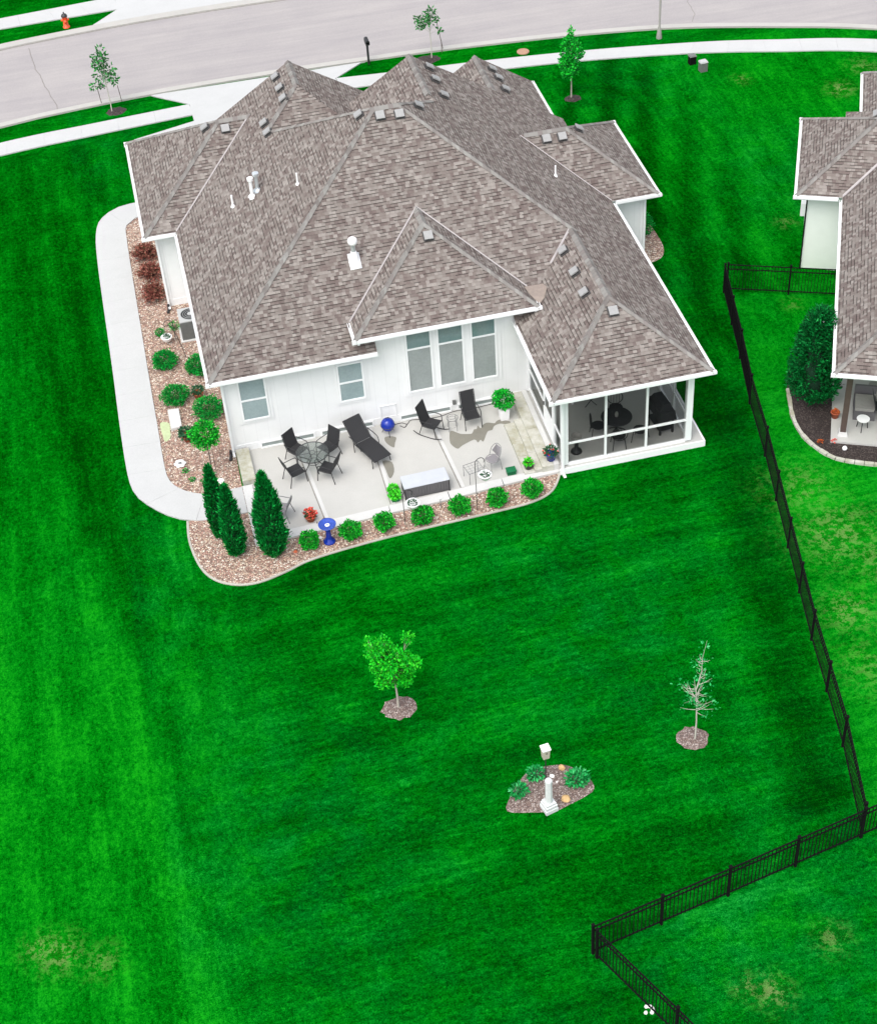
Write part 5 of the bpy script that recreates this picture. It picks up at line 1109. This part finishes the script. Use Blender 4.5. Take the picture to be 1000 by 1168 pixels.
# left bed things
t = thing('air_conditioner', 'grey outdoor air conditioner with a round fan under the left eave', 'air conditioner', (-.52, 7.12, .016), 0)
b = MB(); b.box(-.42, .42, -.42, .42, .04, .80); 
for i in range(26): b.box(-.40+i*.031, -.40+i*.031+.012, -.428, -.42, .08, .76); b.box(-.428, -.42, -.40+i*.031, -.40+i*.031+.012, .08, .76)
b.build('cabinet', 'acgrey', t, local=True)
b = MB(); b.box(-.50, .50, -.50, .50, 0, .039); b.build('base_pad', 'border', t, local=True)
b = MB(); b.box(-.43, .43, -.43, .43, .801, .84); b.build('top', 'actop', t, local=True)
b = MB(); b.lathe([(0, .842), (.34, .842), (.34, .846), (0, .846)], (0, 0, 0), 24); fg = b.build('fan_grille', 'black', t, local=True)
b = MB(); [b.ring((0, 0, .855), r, .006, 24) for r in (.1, .18, .26, .34)]; b.lathe([(0, .85), (.09, .85), (.09, .872), (0, .875)], (0, 0, 0), 14); b.build('guard', 'actop', fg, local=True)
b = MB(); b.tube([(-1.53, 7.84, .03), (-1.35, 7.80, .05), (-1.22, 7.5, .04), (-1.08, 6.75, .03), (-1.0, 6.2, .035), (-.97, 5.74, .03)], .016, 6); tag(b.build('drain_hose', 'brown'), 'thin dark hose curving across the gravel below the air conditioner', 'hose')
b = MB(); b.hexa([(-1.93, 1.76, .02), (-1.56, 1.80, .02), (-1.55, 2.80, .02), (-1.93, 2.82, .02), (-1.93, 1.76, .12), (-1.56, 1.80, .12), (-1.55, 2.80, .12), (-1.93, 2.82, .12)]); tag(b.build('stone_slab', 'border'), 'pale rectangular stone slab lying in the gravel beside the path', 'slab')
b = MB(); b.prism(catmull([(-2.26, 2.27), (-1.97, 2.2), (-1.97, 1.8), (-2.0, 1.42), (-2.19, 1.27), (-2.24, 1.6)], 4, True), .016, .035); tag(b.build('garden_mat', 'mat'), 'pale green figure shaped stepping mat between the path and the stone slab', 'mat')
t = thing('flower_ornament', 'white flower shaped ornament lying on the gravel at the path bend', 'ornament', (-1.84, -.05, .016)); b = MB()
for k in range(6): a = k*1.047; b.lathe([(0, .02), (.085, .03), (.085, .06), (0, .075)], (.12*math.cos(a), .12*math.sin(a), 0), 10)
b.build('petals', 'white', t, True, local=True); b = MB(); b.lathe([(0, .075), (.06, .08), (0, .12)], (0, 0, 0), 10); b.build('centre', 'greymetal', t, local=True)
b = MB(); rock(b, (-.66, -1.30, .016), .13); tag(b.build('rock', 'whitestone'), 'white rock in the gravel where the path meets the patio', 'rock')
for x, y, lb in [(-.14, -.10, 'black downspout drain elbow at the near left corner of the house'), (-1.22, 8.86, 'black downspout drain elbow at the corner of the left wing')]:
    b = MB(); b.tube([(x, y, .22), (x, y, .08), (x-.03, y-.12, .04), (x-.06, y-.28, .035)], .05, 8); tag(b.build('drain_elbow', 'black'), lb, 'drain pipe', 'drain elbows')
b = MB(); rock(b, (1.15, -5.25, .018), .07); tag(b.build('rock', 'terra'), 'small reddish rock in the gravel between the largest arborvitae and the first boxwood', 'rock')
b = MB(); rock(b, (2.0, -4.86, .018), .06); tag(b.build('rock', 'whitestone'), 'small white rock in the gravel just behind the birdbath pedestal', 'rock')

# ================================================================ INSIDE THE PORCH
ZF = .24
t = thing('porch_table', 'round black metal table inside the screened porch', 'table', (12.22, -3.02, ZF)); b = MB(); b.lathe([(0, .70), (.50, .70), (.51, .72), (.50, .73), (0, .73)], (0, 0, 0), 28); b.build('tabletop', 'cover', t, local=True)
b = MB(); b.tube([(0, 0, .7), (0, 0, .1)], .04, 8); b.build('column', 'black', t, local=True)
for k in range(4): a = k*1.571+.4; b = MB(); b.tube(arc([(0, 0, .25), (.2*math.cos(a), .2*math.sin(a), .12), (.34*math.cos(a), .34*math.sin(a), 0)]), .018, 6); b.build('leg', 'black', t, local=True)
b = MB(); b.lathe([(0, .731), (.05, .731), (.06, .82), (.045, .9), (0, .9)], (12.22, -3.02, ZF), 12); tag(b.build('lantern', 'tanpaint'), 'small pale lantern standing on the table inside the porch', 'lantern')
def round_chair(label, loc, rz):
    t = thing('metal_chair', label, 'chair', loc, rz, 'round backed chairs inside the porch')
    b = MB(); b.lathe([(0, .43), (.22, .43), (.23, .45), (0, .46)], (0, 0, 0), 18); b.build('seat', 'cover', t, local=True)
    b = MB(); b.tube([(.25*math.cos(a), .24, .66+.25*math.sin(a)) for a in [k*math.pi/10 for k in range(21)]], .014, 6); [b.tube([(x, .24, .66-math.sqrt(.0625-x*x)), (x, .24, .66+math.sqrt(.0625-x*x))], .007, 4) for x in (-.14, -.05, .05, .14)]; b.build('backrest', 'black', t, local=True)
    for x, y in ((-.17, -.17), (.17, -.17), (-.17, .19), (.17, .19)): b = MB(); b.tube([(x, y, .45), (x*1.3, y*1.3, 0)], .013, 5); b.build('leg', 'black', t, local=True)
    return t
rc = round_chair('round backed metal chair behind the porch table', (12.45, -2.25, ZF), face(-.2, -1)); dup(rc, (11.62, -2.95, ZF), face(1, -.15), 'round backed metal chair left of the porch table'); dup(rc, (12.85, -3.55, ZF), face(-.8, .55), 'round backed metal chair at the front right of the porch table'); dup(rc, (12.1, -3.62, ZF), face(.15, 1), 'round backed metal chair in front of the porch table')
t = thing('covered_grill', 'barbecue under a black cover at the right end of the porch', 'grill', (13.72, -3.05, ZF), face(-1, -.1))
b = MB(); b.hexa([(-.58, -.30, .62), (.58, -.30, .62), (.58, .30, .62), (-.58, .30, .62), (-.50, -.26, .92), (.50, -.26, .92), (.50, .26, .92), (-.50, .26, .92)]); b.hexa([(-.42, -.24, .921), (.42, -.24, .921), (.42, .24, .921), (-.42, .24, .921), (-.34, -.12, 1.14), (.34, -.12, 1.14), (.34, .16, 1.14), (-.34, .16, 1.14)]); b.build('cover', 'cover', t, local=True)
b = MB(); [b.box(x-.03, x+.03, y-.03, y+.03, 0, .62) for x in (-.45, .45) for y in (-.22, .22)]; b.box(-.45, .45, -.25, .25, .15, .18); b.build('cart', 'black', t, local=True)
t = thing('bird_feeder_stand', 'dark pedestal stand with a pale rimmed bowl at the left of the porch', 'pedestal', (10.72, -3.50, ZF)); b = MB(); b.lathe([(0, 0), (.19, 0), (.17, .06), (.07, .12), (.06, .4), (.08, .5)], (0, 0, 0), 16); b.build('pedestal', 'black', t, True, local=True)
b = MB(); b.lathe([(.08, .5), (.16, .56), (.18, .68), (.165, .69), (.14, .62), (0, .6)], (0, 0, 0), 18); b.build('bowl', 'tanpaint', t, True, local=True)
t = thing('folding_stand', 'small dark cross legged stand at the back of the porch', 'stand', (11.85, -1.25, ZF)); b = MB(); b.box(-.25, .25, -.2, .2, .5, .53); b.build('top', 'black', t, local=True)
for s_ in (-1, 1): b = MB(); b.tube([(-.2*s_, -.18, .5), (.2*s_, -.18, 0)], .014, 5); b.tube([(-.2*s_, .18, .5), (.2*s_, .18, 0)], .014, 5); b.build('leg', 'black', t, local=True)
t = thing('bench', 'pale low bench in the back left corner of the porch', 'bench', (10.95, -1.0, ZF)); b = MB(); b.box(-.4, .4, -.18, .18, .40, .45); b.build('seat', 'tanpaint', t, local=True)
for s_ in (-1, 1): b = MB(); b.box(s_*.35-.03, s_*.35+.03, -.16, .16, 0, .4); b.build('leg', 'white', t, local=True)

# neighbour's patio things
t = thing('patio_chair', 'dark chair at the right edge on the neighbouring patio', 'chair', (*TN((1.75, 2.1, 0))[:2], .10), 1.2); b = MB(); sheet(b, [(-.25, .42), (.2, .40)], .5); b.build('seat', 'sling', t, local=True); b = MB(); sheet(b, [(.22, .42), (.36, .95)], .5); b.build('backrest', 'sling', t, local=True)
for x, y in ((-.24, -.24), (.24, -.24), (-.24, .26), (.24, .26)): b = MB(); b.tube([(x, y, .42), (x, y, 0)], .015, 5); b.build('leg', 'black', t, local=True)
t = thing('lounge_sofa', 'grey wicker seat with a pale cushion behind the brown post on the neighbouring patio', 'seat', (*TN((1.2, 2.25, 0))[:2], .10), -.43); b = MB(); b.box(-.35, .35, -.45, .45, 0, .34); b.build('base', 'boxside', t, local=True); b = MB(); b.box(-.31, .31, -.40, .36, .341, .45); b.build('cushion', 'tanpaint', t, local=True); b = MB(); b.box(-.35, .35, .451, .54, 0, .72); b.build('backrest', 'boxside', t, local=True)
t = thing('patio_stool', 'small table with a pale top and a dark rim in front of the wicker seat', 'table', (*TN((1.15, 1.35, 0))[:2], .10), 0); b = MB(); b.lathe([(0, .42), (.2, .42), (.21, .45), (0, .46)], (0, 0, 0), 16); b.build('top', 'white', t, local=True)
for k in range(3): a = k*2.09; b = MB(); b.tube([(.15*math.cos(a), .15*math.sin(a), .43), (.2*math.cos(a), .2*math.sin(a), 0)], .016, 5); b.build('leg', 'black', t, local=True)
t = thing('garden_urn', 'pale rounded urn under the roof edge of the neighbouring patio', 'urn', (*TN((1.5, 2.95, 0))[:2], .10)); b = MB(); b.lathe([(0, 0), (.15, 0), (.24, .2), (.26, .4), (.2, .55), (.22, .6), (0, .58)], (0, 0, 0), 16); b.build('body', 'tanpaint', t, True, local=True)
pot('flower_pot', 'orange flowers in a pot under the roof corner of the neighbouring house', (*TN((.28, 1.85, 0))[:2], .10), cyl(.1, .14, .2), 'terra', 'orangeflower', 45, .11, .18, .06, .05)
b = MB(); b.lathe([(0, 0), (.07, .02), (.085, .08), (.05, .14), (0, .15)], (19.02, -5.72, .03), 12); tag(b.build('light_globe', 'white', None, True), 'small white globe in the dark mulch before the neighbouring patio', 'globe')
for x, y, lb in [(18.42, -5.18, 'orange flowers at the stone edging of the dark mulch bed'), (18.85, -5.28, 'red orange flowers at the corner of the neighbouring patio slab')]:
    t = thing('flower_clump', lb, 'flowers', (x, y, .03)); P, D = sphere_pts(60, (0, 0, .07), (.09, .06, .05), .2); V, F = leaves(P, D+[0, 0, .5], .05, .035, .6); np_mesh('flowers', V, F, 'orangeflower' if x < 18.6 else 'redflower', t)
